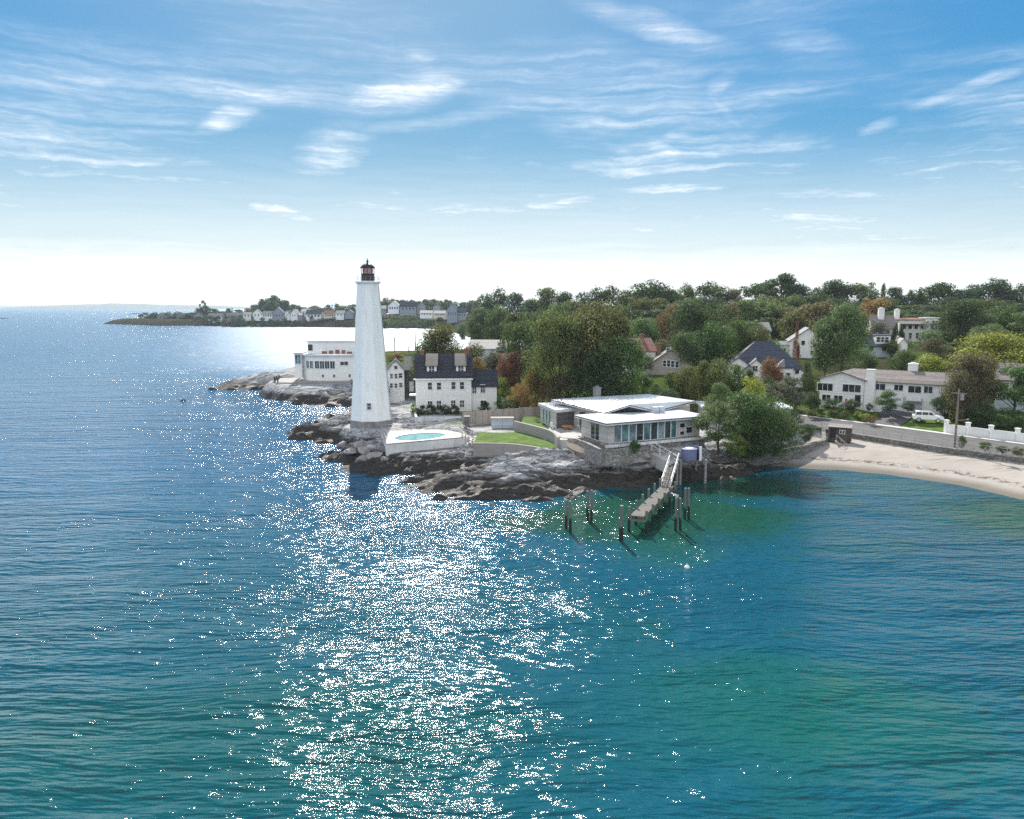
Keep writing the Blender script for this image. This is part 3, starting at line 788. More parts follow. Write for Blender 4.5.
# ------------------------------------------------------------------ lighthouse
def lighthouse():
    o = at(371.6, 423, 122.8); z0 = o.z
    t = thing('lighthouse', 'tall white octagonal lighthouse with a black lantern on the rocky point', 'lighthouse', (o.x, o.y, z0), 0)
    zt = at(369, 281.5, 122.8).z - z0
    rot = R(-90 + 27)
    MB().lathe([(3.75, -2.5), (3.62, 0.0), (3.55, 0.62), (3.46, 0.68)], 8, rot=rot).build('plinth', M['rock_wall'], t)
    MB().lathe([(3.45, 0.7), (3.0, zt * .27), (2.42, zt * .62), (1.83, zt * 0.965), (1.8, zt - 0.35)], 8, rot=rot).build('tower', M['tower'], t)
    MB().lathe([(1.75, zt - 0.4), (2.02, zt - 0.2), (2.02, zt + 0.02), (1.9, zt + 0.06)], 24).build('gallery', M['trim'], t)
    mb = MB()
    mb.lathe([(1.06, zt + 0.043), (1.06, zt + 1.147), (1.12, zt + 1.156), (1.12, zt + 1.241)], 16).build('lantern_base', M['black'], t)
    gl = MB().lathe([(0.8, zt + 1.275), (0.85, zt + 1.870), (0.7, zt + 2.083)], 12); lens = gl.build('lens', M['red_glass'], t)
    pm, tt, b, pos, oc, out = base_mat('lantern_glazing')
    tp = tt.new('ShaderNodeBsdfTransparent', {'Color': (0.92, 0.9, 0.9)}); gg = tt.new('ShaderNodeBsdfGlossy', {'Color': (0.9, 0.9, 0.9), 'Roughness': 0.05})
    ms = tt.new('ShaderNodeMixShader', {0: 0.12, 1: tp.outputs[0], 2: gg.outputs[0]}); tt.l.new(ms.outputs[0], out.inputs[0])
    MB().lathe([(1.0, zt + 1.241), (1.0, zt + 2.125)], 16).build('glazing', pm, t)
    for k in range(8):
        a = 2 * math.pi * k / 8 + 0.2; x, y = 1.03 * math.cos(a), 1.03 * math.sin(a)
        MB().tube((x, y, zt + 1.241), (x, y, zt + 2.125), 0.045, n=6).build('glazing_bar', M['black'], t)
    d = MB().lathe([(1.2, zt + 2.108), (1.22, zt + 2.176), (1.05, zt + 2.422), (0.75, zt + 2.677), (0.42, zt + 2.856), (0.2, zt + 2.933)], 16).build('dome', M['black'], t, smooth=False)
    MB().lathe([(0.12, zt + 2.907), (0.12, zt + 3.060), (0.2, zt + 3.128), (0.2, zt + 3.281), (0.08, zt + 3.357), (0.05, zt + 3.655)], 10).build('finial', M['black'], d)
    rl = MB()
    for k in range(16):
        a = 2 * math.pi * k / 16; x, y = 1.93 * math.cos(a), 1.93 * math.sin(a)
        rl.tube((x, y, zt + 0.05), (x, y, zt + 0.75), 0.02, n=5)
        a2 = a + 2 * math.pi / 16
        for zz in (0.4, 0.75): rl.tube((x, y, zt + zz), (1.93 * math.cos(a2), 1.93 * math.sin(a2), zt + zz), 0.015, n=4)
    rl.build('railing', M['galv'], t)
    ca = rot + R(45) * 1 + R(16); MB().tube((3.47 * math.cos(ca) * .96, 3.47 * math.sin(ca) * .96, .7), (1.83 * math.cos(ca) * .96, 1.83 * math.sin(ca) * .96, zt * .965), .04, n=6).build('conduit', M['galv'], t)
    # window low on the face, facing the camera
    fa = rot + R(22.5) - R(0)            # candidates: face normals every 45 deg
    best = min((fa + R(45) * k for k in range(8)), key=lambda a: abs(math.sin((a - R(-86)) / 2)))
    zz = at(372, 407, 122.8).z - z0
    rap = (3.45 - (zz - 0.7) / (zt * .27 - 0.7) * 0.45) * math.cos(R(22.5)) + 0.05
    tl = math.atan(0.45 / (zt * 0.27 - 0.7))
    wdw = window(t, (rap * math.cos(best), rap * math.sin(best), zz), best + R(90), 0.62, 1.0, 1, 2, 0.1, 'trim')
    wdw.rotation_euler = Euler((-tl * -1, 0, best + R(90))); wdw.rotation_euler.x = -tl * 0.9
    wdw.location.x += 0.02 * math.cos(best)
    return t


lighthouse()


# ------------------------------------------------------------------ keeper's house
def keeper_house():
    rz = R(4); Y = 132.5
    o = at(416, 411, Y); z0 = o.z
    t = thing('white_house', 'white clapboard house with a slate roof and two dormers beside the lighthouse', 'house', o, rz)
    w = onplane(471.5, 411, o, rz)[0]; eave = onplane(440, 376.5, o, rz)[1]; d = 7.6; rise = 3.5
    gable_body(MB(), 0, w, 0, d, -1, eave, rise).build('wall', M['clap'], t)
    rf = gable_roof(MB(), 0, w, 0, d, eave, rise, over=0.3).build('roof', M['slate'], t)
    chimney(rf, w * 0.93, d / 2 + .3, eave + rise - 1.0, eave + rise + 1.0, 0.8); chimney(rf, w * 0.1, d / 2 + .3, eave + rise - .8, eave + rise + .7, 0.7)
    MB().box(-0.32, w + 0.32, -0.32, -0.05, eave - 0.58, eave - 0.36).build('cornice', M['trim'], t)
    for (px, py) in [(430, 389.5), (439, 389.5), (453.5, 389), (462, 389)]:
        x, z = onplane(px, py, o, rz); window(t, (x, -0.005, z), 0, 0.72, 1.25, 1, 2)
    for (px, py) in [(430, 407.8), (439, 407.5), (453.3, 407), (462, 407)]:
        x, z = onplane(px, py, o, rz); window(t, (x, -0.005, z), 0, 0.75, 1.2, 2, 2)
    for (y, z) in [(2, 1.0), (5.4, 1.0), (2, 4), (5.4, 4), (3.8, 6.6)]: window(t, (-0.005, y, z), R(-90), 0.75, 1.3, 1, 2)
    for px in (432.2, 461.5):      # dormers
        x, z = onplane(px, 376, o, rz); x -= 0.1
        dm = MB(); wd = 0.85; zb = eave + 0.45; zt = eave + 1.75; y0 = 0.75
        dm.box(x - wd, x + wd, y0, y0 + 2.2, zb, zt)
        dmo = dm.build('dormer', M['clap'], t)
        r = MB(); r.add([(x - wd - .25, y0 - .3, zt + .02), (x + wd + .25, y0 - .3, zt + .02), (x + wd + .25, 3.7, eave + rise + .22), (x - wd - .25, 3.7, eave + rise + .22),
                        (x - wd - .25, y0 - .3, zt + .16), (x + wd + .25, y0 - .3, zt + .16), (x + wd + .25, 3.7, eave + rise + .36), (x - wd - .25, 3.7, eave + rise + .36)],
                       [(0, 3, 2, 1), (4, 5, 6, 7), (0, 1, 5, 4), (1, 2, 6, 5), (2, 3, 7, 6), (3, 0, 4, 7)])
        ro = r.build('dormer_roof', M['dormer_roof'], dmo)
        window(dmo, (x, y0 - 0.005, zb + .25), 0, 0.95, 1.05, 2, 2)
    # lower wing
    x1 = onplane(497, 411, o, rz)[0]; ev2 = onplane(485, 386, o, rz)[1]; ww = x1 - w
    gable_body(MB(), w + 0.01, x1, 0.6, 6.0, -1, ev2, 2.5).build('wing', M['clap'], t)
    gable_roof(MB(), w + 0.3, x1, 0.6, 6.0, ev2, 2.5, over=0.28).build('wing_roof', M['slate'], t)
    for (px, py, gw, gh) in [(474.5, 393.5, .7, 1.2), (483, 393, .75, 1.4), (483.5, 407, 1.0, 1.1)]:
        x, z = onplane(px, py, o, rz); window(t, (x, 0.595, z), 0, gw, gh, 2, 2)
    x, z = onplane(476.5, 408, o, rz)
    MB().box(x - .75, x + .75, 0.52, 0.59, z - .5, z + 1.35).build('door', M['trim'], t)
    # side door porch on the left gable
    MB().box(-1.3, -0.01, 2.6, 4.6, 2.4, 2.6).build('porch_roof', M['trim'], t)


keeper_house()


def simple_house(name, label, pxl, pxr, pyb, Y, rz, eave_py, rise, depth, axis, wall, roof, wins=(), chims=(), over=0.35, hip=False, cat='house', group=None, trimname='trim', extra=None, sidewins=()):
    o = at(pxl, pyb, Y); w = onplane(pxr, pyb, o, rz)[0]; eave = onplane((pxl + pxr) / 2, eave_py, o, rz)[1]
    t = thing(name, label, cat, o, rz, group)
    mb = MB()
    if hip: mb.box(0, w, 0, depth, -2.5, eave - 0.01)
    else: gable_body(mb, 0, w, 0, depth, -2.5, eave, rise, axis)
    mb.build('wall', M[wall], t)
    rb = MB()
    rf = (hip_roof(rb, 0, w, 0, depth, eave, rise, over) if hip else gable_roof(rb, 0, w, 0, depth, eave, rise, axis, over)).build('roof', M[roof], t)
    for (px, py, wp, hp) in wins:
        xc, zc = onplane(px, py + hp / 2, o, rz); k = o.length / FOC
        window(t, (xc, -0.006, zc), 0, max(0.3, wp * k), max(0.3, hp * k), 2 if wp > 5 else 1, 2 if hp > 4 else 1, 0.1, trimname)
    for (side, y, z, ww, hh) in sidewins:
        window(t, ((-0.006 if side < 0 else w + 0.006), y, z), R(-90) if side < 0 else R(90), ww, hh, 1, 2, 0.1, trimname)
    for (u, v, zz, wd, mt) in chims: chimney(rf, w * u, depth * v, eave, eave + zz, wd, mt)
    return t, w, eave, o


# gabled house behind the lighthouse (white gable front, dark shingle flank)
t, w, e, o = simple_house('gabled_house', 'small dark-shingled house with a white windowed gable behind the lighthouse', 387.5, 404.5, 391, 152, R(8), 370, 1.9, 7, 'y', 'clap', 'slate',
                          wins=[(391.5, 376, 2.6, 4.5), (396, 376, 2.6, 4.5), (400.5, 375.5, 3.5, 4.5), (395.8, 367.5, 3, 3.2), (391.5, 385.5, 2.6, 4.2), (396, 385.5, 2.6, 4.2), (400.8, 385, 3, 4.2)])
gable_body(MB(), w + .01, w + 3.4, 2.0, 9.0, -2.5, e - 0.2, 2.4).build('wing', M['shingle_dark'], t)
gable_roof(MB(), w + .3, w + 3.6, 2.0, 9.0, e - 0.2, 2.4, over=0.3).build('wing_roof', M['slate'], t)
MB().box(w + 1.0, w + 1.9, 1.93, 1.995, -0.4, 1.7).build('door', M['trim'], t)


# ------------------------------------------------------------------ white round-fronted house on the left ledge
def round_house():
    Y = 190; o = at(294, 380, Y); z0 = o.z; k = Y / FOC
    t = thing('modernist_house', 'white flat-roofed house with a rounded front on the ledge left of the lighthouse', 'house', o, R(3))
    X = lambda px: onplane(px, 380, o, R(3))[0]
    Z = lambda py: onplane(325, py, o, R(3))[1]
    xl, xr = X(301), X(366)
    n = 18; cx = (xl + xr) / 2; hw = (xr - xl) / 2

    def arc(inf=0.0, bulge=3.2, x0=xl, x1=xr, back=11):
        c_ = (x0 + x1) / 2; h_ = (x1 - x0) / 2 + inf; pts = []
        for i in range(n + 1):
            u = -1 + 2 * i / n; pts.append((c_ + h_ * u, bulge * (1 - math.sqrt(max(0, 1 - u * u * 0.92))) * 1.3 - inf))
        return pts + [(c_ + h_, back + inf), (c_ - h_, back + inf)]
    MB().prism(arc(), -2.0, Z(356.5)).build('wall', M['white'], t)
    MB().prism(arc(0.35), Z(356.5) + 0.01, Z(354.5)).build('roof', M['white_roof'], t)
    MB().prism(arc(-0.3, 3.2, xl + .2, xr, 11), Z(366), Z(366) + 0.01)
    # upper storey set back
    ux0, ux1 = X(304.5), X(366)
    MB().box(ux0, ux1, 5.0, 10.5, Z(354.5) + .01, Z(354.5) + 3.0).build('upper_storey', M['white'], t)
    MB().box(ux0 - .3, ux1 + .3, 4.7, 10.8, Z(354.5) + 3.01, Z(354.5) + 3.3).build('upper_roof', M['white_roof'], t)
    window(t, (X(306.5) + .2, 4.99, Z(354.5) + .7), 0, 1.2, 1.6, 1, 1)
    # glazed corner bay on the left
    bay = MB(); bay.box(0, xl - 0.02, 1.4, 9, 0.3, Z(354)); bay.build('corner_bay', M['white'], t)
    MB().box(-0.3, xl + .1, 1.1, 9.3, Z(354) + .01, Z(354) + .3).build('bay_roof', M['white_roof'], t)
    window(t, (xl * .5, 1.39, Z(364)), 0, 1.4, 2.3, 2, 1, glass='glass_teal_refl'); window(t, (-0.01, 4.5, Z(364)), R(-90), 4.4, 2.3, 3, 1, glass='glass_teal_refl')

    def front_y(x):
        u = (x - cx) / hw; return 3.2 * (1 - math.sqrt(max(0, 1 - u * u * 0.92))) * 1.3

    def slope(x):
        return math.atan2(front_y(x + .1) - front_y(x - .1), 0.2)
    for (px, wp) in [(307, 3.2), (311.2, 3.2), (317.2, 4.4), (322.4, 4.4), (327.6, 4.4), (333, 4.4)]:
        x = X(px); window(t, (x, front_y(x) - 0.02, Z(368.6)), slope(x), wp * k, 7.4 * k, 2, 1)
    x = X(344.5); window(t, (x, front_y(x) - .02, Z(365.2)), slope(x), 7.5 * k, 3.4 * k, 2, 1)
    for px in (323, 334.2, 349.5):
        x = X(px); window(t, (x, front_y(x) - .02, Z(377.3)), slope(x), 1.8 * k, 2.8 * k, 1, 1)
    # roof terrace furniture
    c = thing('roof_planter', 'brown planters and seats clustered on the round house roof terrace', 'planter', o + Vector((X(336), 3.2, Z(354.5) + .01)))
    for (dx, dy, w_, h_) in ((-3.6, .5, 1.2, .6), (-1.8, 0, .9, .8), (-.2, .3, .9, 1.0), (1.4, .2, .8, .9), (2.9, .4, 1.2, .5)):
        MB().box(dx - w_ / 2, dx + w_ / 2, dy, dy + .7, 0.003, h_).build('planter_box', M['brick'], c)
    # terrace base with railing
    b = thing('stone_terrace', 'grey stone terrace with dark railing posts below the white round house', 'terrace', o, R(3))
    poly = [(-5.5, 0.5), (-3.5, -3.4), (4, -4.6), (xr - 1, -4.0), (xr, -0.2)] + [(p[0], p[1] - .05) for p in arc()[n::-1]] + [(-.2, 1.3), (-.4, 9), (-5.5, 8)]
    MB().prism(poly, -4.5, -0.25).build('wall', M['stone_block'], b)
    for (x, y) in ((-5.1, .8), (-4.4, -1.2), (-3.3, -3.0), (-5.1, 3), (-5.1, 5.4)):
        MB().box(x - .14, x + .14, y - .14, y + .14, -.24, .85).build('post', M['black'], b)
    return t


round_house()


# ------------------------------------------------------------------ pool terrace
def pool():
    z = 3.0
    A, B, C, D = P(386, 444, z), P(471, 436.5, z), P(456, 427.5, z), P(381, 431, z)
    t = thing('pool_terrace', 'raised white pool terrace with a concrete wall above the rocks', 'terrace')
    poly = [A, B, C, D]; MB().prism([(p.x, p.y) for p in poly], 0.2, z - 0.12).build('wall', M['white_concrete'], t)
    cen = (A + B + C + D) / 4
    c0 = P(418.0, 437.0, z)
    n = 28; ex, ey = (B - A).normalized(), (D - A).normalized()
    rx, ry = 4.1, 3.1
    ring = [c0 + ex * rx * math.cos(2 * math.pi * k / n) * (1 + .1 * math.cos(2 * math.pi * k / n)) + ey * ry * math.sin(2 * math.pi * k / n) for k in range(n)]
    # deck: quad with an oval hole
    outer = []
    for r_ in ring:
        dv = (r_ - c0); best = 1e9
        for i in range(4):
            p, q = poly[i], poly[(i + 1) % 4]; e = q - p
            den = dv.x * e.y - dv.y * e.x
            if abs(den) < 1e-9: continue
            s = ((p.x - c0.x) * e.y - (p.y - c0.y) * e.x) / den
            u = ((p.x - c0.x) * dv.y - (p.y - c0.y) * dv.x) / den
            if s > 0 and -1e-6 <= u <= 1 + 1e-6: best = min(best, s)
        outer.append(c0 + dv * best)
    mb = MB(); vs = [(p.x, p.y, z) for p in outer] + [(p.x, p.y, z) for p in ring] + [(p.x, p.y, z - .11) for p in ring]
    fs = [(i, (i + 1) % n, n + (i + 1) % n, n + i) for i in range(n)] + [(n + i, n + (i + 1) % n, 2 * n + (i + 1) % n, 2 * n + i) for i in range(n)]
    mb.add(vs, fs).build('paving', M['paving'], t)
    tt = thing('swimming_pool', 'oval swimming pool with pale turquoise water on the white terrace', 'pool')
    rim = MB()
    for i in range(n):
        a, b = ring[i], ring[(i + 1) % n]; ao, bo = c0 + (a - c0) * 1.09, c0 + (b - c0) * 1.09
        rim.add([(a.x, a.y, z + .005), (b.x, b.y, z + .005), (bo.x, bo.y, z + .005), (ao.x, ao.y, z + .005), (a.x, a.y, z + .06), (b.x, b.y, z + .06), (bo.x, bo.y, z + .06), (ao.x, ao.y, z + .06)],
                [(4, 5, 6, 7), (0, 1, 5, 4), (2, 3, 7, 6)])
    rim.build('rim', M['trim'], tt)
    m, nt, b, pos, oc, _ = base_mat('pool_water')
    nt.put(b.inputs['Base Color'], nt.mix(nt.noise(pos, 1.2, 3), (0.10, 0.30, 0.33), (0.20, 0.42, 0.45))); b.inputs['Roughness'].default_value = 0.08
    bn = nt.new('ShaderNodeBump', {'Strength': .2, 'Distance': .05, 'Height': nt.noise(pos, 3, 3)}); nt.put(b.inputs['Normal'], bn.outputs[0])
    MB().add([(p.x, p.y, z - .06) for p in ring], [tuple(range(n))]).build('pool_water', m, tt)
    # parapet + railing around the back and left
    f = thing('railing', 'thin pale railing around the left and back of the pool terrace', 'railing')
    mb = MB()
    pts = [A, D, C]
    for a, b in ((A, D), (D, C)):
        m_ = max(3, int((b - a).length / 1.1))
        for i in range(m_ + 1):
            p = a.lerp(b, i / m_); MB().tube((p.x, p.y, z + .005), (p.x, p.y, z + .95), 0.03, n=5).build('post', M['galv'], f)
        for zz in (.5, .95): mb.tube((a.x, a.y, z + zz), (b.x, b.y, z + zz), 0.025, n=5)
    mb.build('rail', M['galv'], f)
    # timber handrails beside the steps to the right of the terrace
    h = thing('handrail', 'weathered timber handrails along the steps right of the pool', 'handrail')
    for (p0, p1) in ((P(460, 424, 4.0), P(477, 432.5, 3.8)), (P(462, 432, 3.8), P(476, 441, 3.5))):
        for i in range(5):
            p = p0.lerp(p1, i / 4); MB().box(p.x - .06, p.x + .06, p.y - .06, p.y + .06, p.z - 1.1, p.z).build('post', M['wood'], h)
        r_ = MB(); r_.bar(p0 + Vector((0, 0, .02)), p1 + Vector((0, 0, .02)), .14, .08); r_.bar(p0 - Vector((0, 0, .45)), p1 - Vector((0, 0, .45)), .06, .1); r_.build('rail', M['wood'], h)
    st = thing('garden_steps', 'pale stone steps beside the pool terrace leading down to the rocks', 'steps')
    p0, p1 = P(466, 427, 3.1), P(478, 439, 3.1); e = (p1 - p0); 
    for i in range(4):
        c = p0.lerp(p1, (i + .5) / 4); MB().box(c.x - 1.0, c.x + 1.0, c.y - 1.5, c.y + 1.5, 1.5, 3.17 - i * .09).build('step', M['concrete'], st)


pool()

# retaining wall below the keeper's garden, fence, shed, lawn
a, b = P(417, 417, 3.9), P(461.5, 416.5, 3.9)
o = MB().bar((a.x, a.y, 2.8), (b.x, b.y, 2.8), 0.5, 2.2).build('retaining_wall', M['white_concrete']); tag(o, 'low pale retaining wall below the white dormered house', 'wall')
a2 = P(412, 404, 3.9)
o = MB().bar((a2.x, a2.y, 3.2), (a.x - .1, a.y + .35, 3.2), 0.4, 1.4).build('garden_wall', M['white_concrete']); tag(o, 'short pale wall running back along the gable of the white house', 'wall')
fence = thing('board_fence', 'tall weathered board fence behind the lawn between two houses', 'fence')
fa, fb = P(463, 425, 3.6), P(541, 418.5, 3.6); nseg = 7
for i in range(nseg):
    p, q = fa.lerp(fb, i / nseg), fa.lerp(fb, (i + 1) / nseg); u = (q - p).normalized() * .07
    MB().bar((p.x + u.x, p.y + u.y, 4.6), (q.x - u.x, q.y - u.y, 4.6), 0.06, 2.1 + .12 * (i % 2)).build('panel', M['wood'], fence)
for i in range(nseg + 1):
    p = fa.lerp(fb, i / nseg); MB().box(p.x - .068, p.x + .068, p.y - .068, p.y + .068, 3.0, 5.9).build('post', M['wood'], fence)
sh = P(491.5, 428, 3.5)
t = thing('garden_shed', 'low white shed with a flat lid standing against the board fence', 'shed', (sh.x, sh.y, 3.45), R(3))
MB().box(0, 3.45, 0, 1.5, -.1, 1.5).build('body', M['bluegrey'], t)
MB().box(-.1, 3.55, -.12, 1.6, 1.505, 1.62).build('lid', M['light_roof'], t)
for x in (0.03, 1.74): MB().box(x + .02, x + 1.66, -.05, -.003, .05, 1.42).build('door', M['bluegrey'], t)
sh2 = P(464.5, 429, 3.4)
t = thing('storage_box', 'dark grey cupboard at the end of the board fence', 'cupboard', (sh2.x, sh2.y, 3.3), R(5))
MB().box(0, .8, 0, .8, -.5, 2.0).build('body', M['shingle_dark'], t); MB().box(-.06, .86, -.06, .86, 2.005, 2.1).build('lid', M['light_roof'], t)
MB().box(.06, .74, -.04, -.003, .1, 1.9).build('door', M['shingle_dark'], t)

lz = 3.45
LAWN = [P(*p, lz) for p in [(474, 442.5), (478, 433), (489, 429.5), (520, 428.5), (526, 433), (538, 437), (552, 441.5), (557.5, 447.5), (548, 448.8), (530, 445.5), (505, 443)]]
struct(MB().prism([(p.x, p.y) for p in LAWN], 2.0, lz).build('lawn', M['grass']))
uz = 4.6
UL = [P(*p, uz) for p in [(521, 423), (524, 416.5), (541, 416.5), (545, 426), (550, 430)]]
struct(MB().prism([(p.x, p.y) for p in UL], 2.6, uz).build('lawn', M['grass']))


def wall_path(name, label, pts, th, z0, z1, mat, cat='wall'):
    mb = MB(); n = len(pts); L = []; Rr = []
    for i, p in enumerate(pts):
        a = pts[max(0, i - 1)]; b = pts[min(n - 1, i + 1)]; d = Vector((b[0] - a[0], b[1] - a[1], 0)).normalized(); nn = Vector((-d.y, d.x, 0)) * th / 2
        L.append((p[0] + nn.x, p[1] + nn.y)); Rr.append((p[0] - nn.x, p[1] - nn.y))
    zt = z1 if isinstance(z1, list) else [z1] * n
    vs = []
    for i in range(n): vs += [(*L[i], z0), (*Rr[i], z0), (*Rr[i], zt[i]), (*L[i], zt[i])]
    fs = []
    for i in range(n - 1):
        a = 4 * i
        for k in range(4): fs.append((a + k, a + (k + 1) % 4, a + 4 + (k + 1) % 4, a + 4 + k))
    fs += [(0, 3, 2, 1), (4 * n - 4, 4 * n - 3, 4 * n - 2, 4 * n - 1)]
    o = mb.add(vs, fs).build(name, M[mat]); tag(o, label, cat); return o


def smooth_path(pts, k=6):
    out = []
    n = len(pts)
    for i in range(n - 1):
        p0, p1, p2, p3 = (Vector(pts[max(0, i - 1)]), Vector(pts[i]), Vector(pts[i + 1]), Vector(pts[min(n - 1, i + 2)]))
        for j in range(k):
            t = j / k
            out.append(0.5 * ((2 * p1) + (-p0 + p2) * t + (2 * p0 - 5 * p1 + 4 * p2 - p3) * t * t + (-p0 + 3 * p1 - 3 * p2 + p3) * t ** 3))
    out.append(Vector(pts[-1])); return out


cw = smooth_path([(P(px, py, 4.9).x, P(px, py, 4.9).y, 0) for px, py in [(514.5, 421), (520, 422.3), (533, 425.5), (546, 429), (554, 432.5), (558.5, 437.5)]])
wall_path('curved_wall', 'curved grey stone garden wall between the lawn and the glass house', cw, 0.4, 2.2, 4.92, 'stone_block')
le = smooth_path([(p.x, p.y, 0) for p in [P(473, 443.5, lz), P(505, 444, lz), P(530, 446.5, lz), P(549, 450, lz), P(558, 448.5, lz)]])
wall_path('lawn_edge', 'low stone edging along the front of the lawn above the rocks', le, 0.35, 1.6, lz + .1, 'stone_block', 'edging')


# ------------------------------------------------------------------ glass house
def glass_house():
    rz = R(25); o = P(608, 425, 7.3); o.z = 4.8
    t = thing('glass_house', 'low modern glass house with wide white flat roofs above the dock', 'house', o, rz)
    e1 = Vector((math.cos(rz), math.sin(rz), 0)); e2 = Vector((-math.sin(rz), math.cos(rz), 0))
    loc = lambda p: ((p - o).dot(e1), (p - o).dot(e2), p.z - o.z)
    # front wing: local x 0..14, y 0..7
    MB().box(-.3, 15.5, -.3, 7.2, -1.9, -0.02).build('foundation', M['grey_stone'], t)
    MB().box(-.6, 15.8, -.62, -.31, -.4, -.08).build('terrace_edge', M['white_concrete'], t)
    MB().box(.2, 1.1, .15, .5, 0, 2.5).box(.15, .5, .51, 2.2, 0, 2.5).box(.15, .5, 4.6, 7.0, 0, 2.5).box(11.1, 15.0, .25, .6, 0, 2.5).box(.6, 15.0, 6.7, 7.0, 0, 2.5).box(14.7, 15.0, .61, 6.69, 0, 2.5).build('wall', M['pale_block'], t)
    xs = [1.1, 2.25, 3.4, 4.55, 5.7, 6.85, 8.0, 9.1, 10.15, 11.1]
    for i in range(9):
        window(t, ((xs[i] + xs[i + 1]) / 2, .3, .06), 0, xs[i + 1] - xs[i] - .14, 2.36, 1, 1, 0.06, 'trim', ('glass_refl_tone', 'glass_teal_refl', 'glass_refl_tone', 'glass', 'glass_teal_refl', 'glass', 'glass_refl_tone', 'glass', 'glass_teal_refl')[i])
    window(t, (.2, 3.4, .06), R(-90), 2.1, 2.36, 2, 1, 0.06, 'trim', 'glass')
    for (x, z, w_, h_) in ((12.0, 1.3, .8, .6), (13.2, .5, 1.0, .8), (12.0, .3, .7, .5)): window(t, (x, .24, z), 0, w_, h_, 1, 1, .06)
    MB().box(-.7, 15.7, -.7, 7.5, 2.51, 2.86).build('roof', M['white_roof'], t)
    MB().box(-.74, 15.74, -.74, -.702, 2.69, 2.80).box(-.742, -.702, -.70, 7.5, 2.69, 2.80).build('fascia', M['shingle_dark'], t)
    # roof plant
    pl = MB()
    for (x, y) in ((10.2, 4.2), (11.2, 4.2)): pl.box(x, x + .8, y, y + .8, 2.862, 3.7)
    pl.build('roof_vent', M['bluegrey'], t)
    # folded main roof
    A, B, M1, M2, C, D, E_ = P(551, 399.3, 8.35), P(604, 412.2, 7.85), P(629, 404.5, 8.9), P(656, 410.5, 7.85), P(695, 400.8, 8.6), P(648, 394.0, 8.6), P(600, 396.5, 8.5)
    top = [loc(v) for v in (A, B, M1, M2, C, D, E_)]
    n = 7; th = .32
    vs = top + [(x, y, z - th) for x, y, z in top]
    tris = [(0, 1, 2), (0, 2, 6), (2, 5, 6), (2, 3, 4), (2, 4, 5)]
    fs = tris + [tuple(i + n for i in reversed(f)) for f in tris] + [(i, i + n, (i + 1) % n + n, (i + 1) % n) for i in range(n)]
    mr = MB().add(vs, [tuple(reversed(f)) for f in fs]).build('folded_roof', M['white_roof'], t)
    fb = MB()
    for i in range(4): fb.bar((top[i][0], top[i][1] - .05, top[i][2] - .1), (top[i + 1][0], top[i + 1][1] - .05, top[i + 1][2] - .1), .06, .11)
    fb.build('roof_edge', M['shingle_dark'], mr)
    # clerestory triangle under the fold
    b_, m_, c_ = top[1], top[2], top[3]
    cl = MB().add([(b_[0] + .4, b_[1] + .6, b_[2] - .5), (m_[0], m_[1] + .4, m_[2] - .4), (c_[0], c_[1] + .6, c_[2] - .5), (b_[0] + .4, b_[1] + .6, 2.3), (c_[0], c_[1] + .6, 2.3)], [(3, 4, 2, 1, 0)]).build('clerestory', M['glass'], t)
    cm = MB()
    for u in (.25, .5, .75):
        x = b_[0] + .4 + (c_[0] - b_[0] - .4) * u; y = b_[1] + .55 + (m_[1] - b_[1]) * u * .5; cm.box(x - .05, x + .05, y - .25, y - .1, 2.6, 2.9 + (0.9 if u == .5 else .4))
    cm.build('mullion', M['trim'], cl)
    # body of main volume below
    body = [loc(v) for v in (P(556, 404, 7.7), P(600, 410, 7.7), P(690, 404, 7.7), P(646, 397.5, 7.7), P(604, 399.5, 7.7))]
    MB().prism([(p[0], max(p[1], 7.3) if i in (1, 2) else p[1]) for i, p in enumerate(body)], -1.5, 2.75).build('main_wall', M['pale_block'], t)
    for px in (581, 588):
        lp = loc(P(px, 409.5, 7.4)); window(t, (lp[0], lp[1] - .6, .1), R(-30), 1.1, 2.3, 1, 1, .07, 'trim', 'glass')
    # left pavilion
    po = loc(P(555.5, 410.7, 7.4)); x0, y0 = po[0], po[1]
    lv = lambda p: loc(p)
    a = Vector(loc(P(538, 403.7, 7.4))); b = Vector(po); c = Vector(loc(P(579, 408.5, 7.4))); d = a + (c - b)
    MB().prism([(v.x, v.y) for v in (a, b, c, d)], 2.3, 2.7).build('pavilion_roof', M['white_roof'], t)
    cen = (a + b + c + d) / 4; q = [cen + (v - cen) * .88 for v in (a, b, c, d)]
    MB().prism([(v.x, v.y) for v in q], -1.8, 2.29).build('pavilion_wall', M['pale_block'], t)
    ang = math.atan2((q[1] - q[0]).y, (q[1] - q[0]).x); nrm = Vector((math.sin(ang), -math.cos(ang), 0))
    for u in (.25, .45, .65):
        p_ = q[0].lerp(q[1], u) + nrm * .02; window(t, (p_.x, p_.y, 0), ang, .95, 2.1, 1, 1, .06, 'trim', 'glass_teal_refl')
    ang2 = math.atan2((q[2] - q[1]).y, (q[2] - q[1]).x); p_ = q[1].lerp(q[2], .5) + Vector((math.sin(ang2), -math.cos(ang2), 0)) * .02
    L_ = (q[2] - q[1]).length; MB().box(-L_ * .46, L_ * .46, -.04, 0, -.2, 2.1, 0, Matrix.Translation((p_.x, p_.y, 0)) @ Matrix.Rotation(ang2, 4, 'Z')).build('shutter', M['shingle_dark'], t)
    chimney(t, *loc(P(597, 394, 8.8))[:2], 2.5, 4.9, 0.9, 'light_roof')
    # flat-roofed garage wing beyond the trees
    g = thing('flat_roof_wing', 'low annexe with a white flat roof behind the dense shore trees', 'annexe', P(705, 406, 6.6), R(-4))
    g.location.z = 3.4
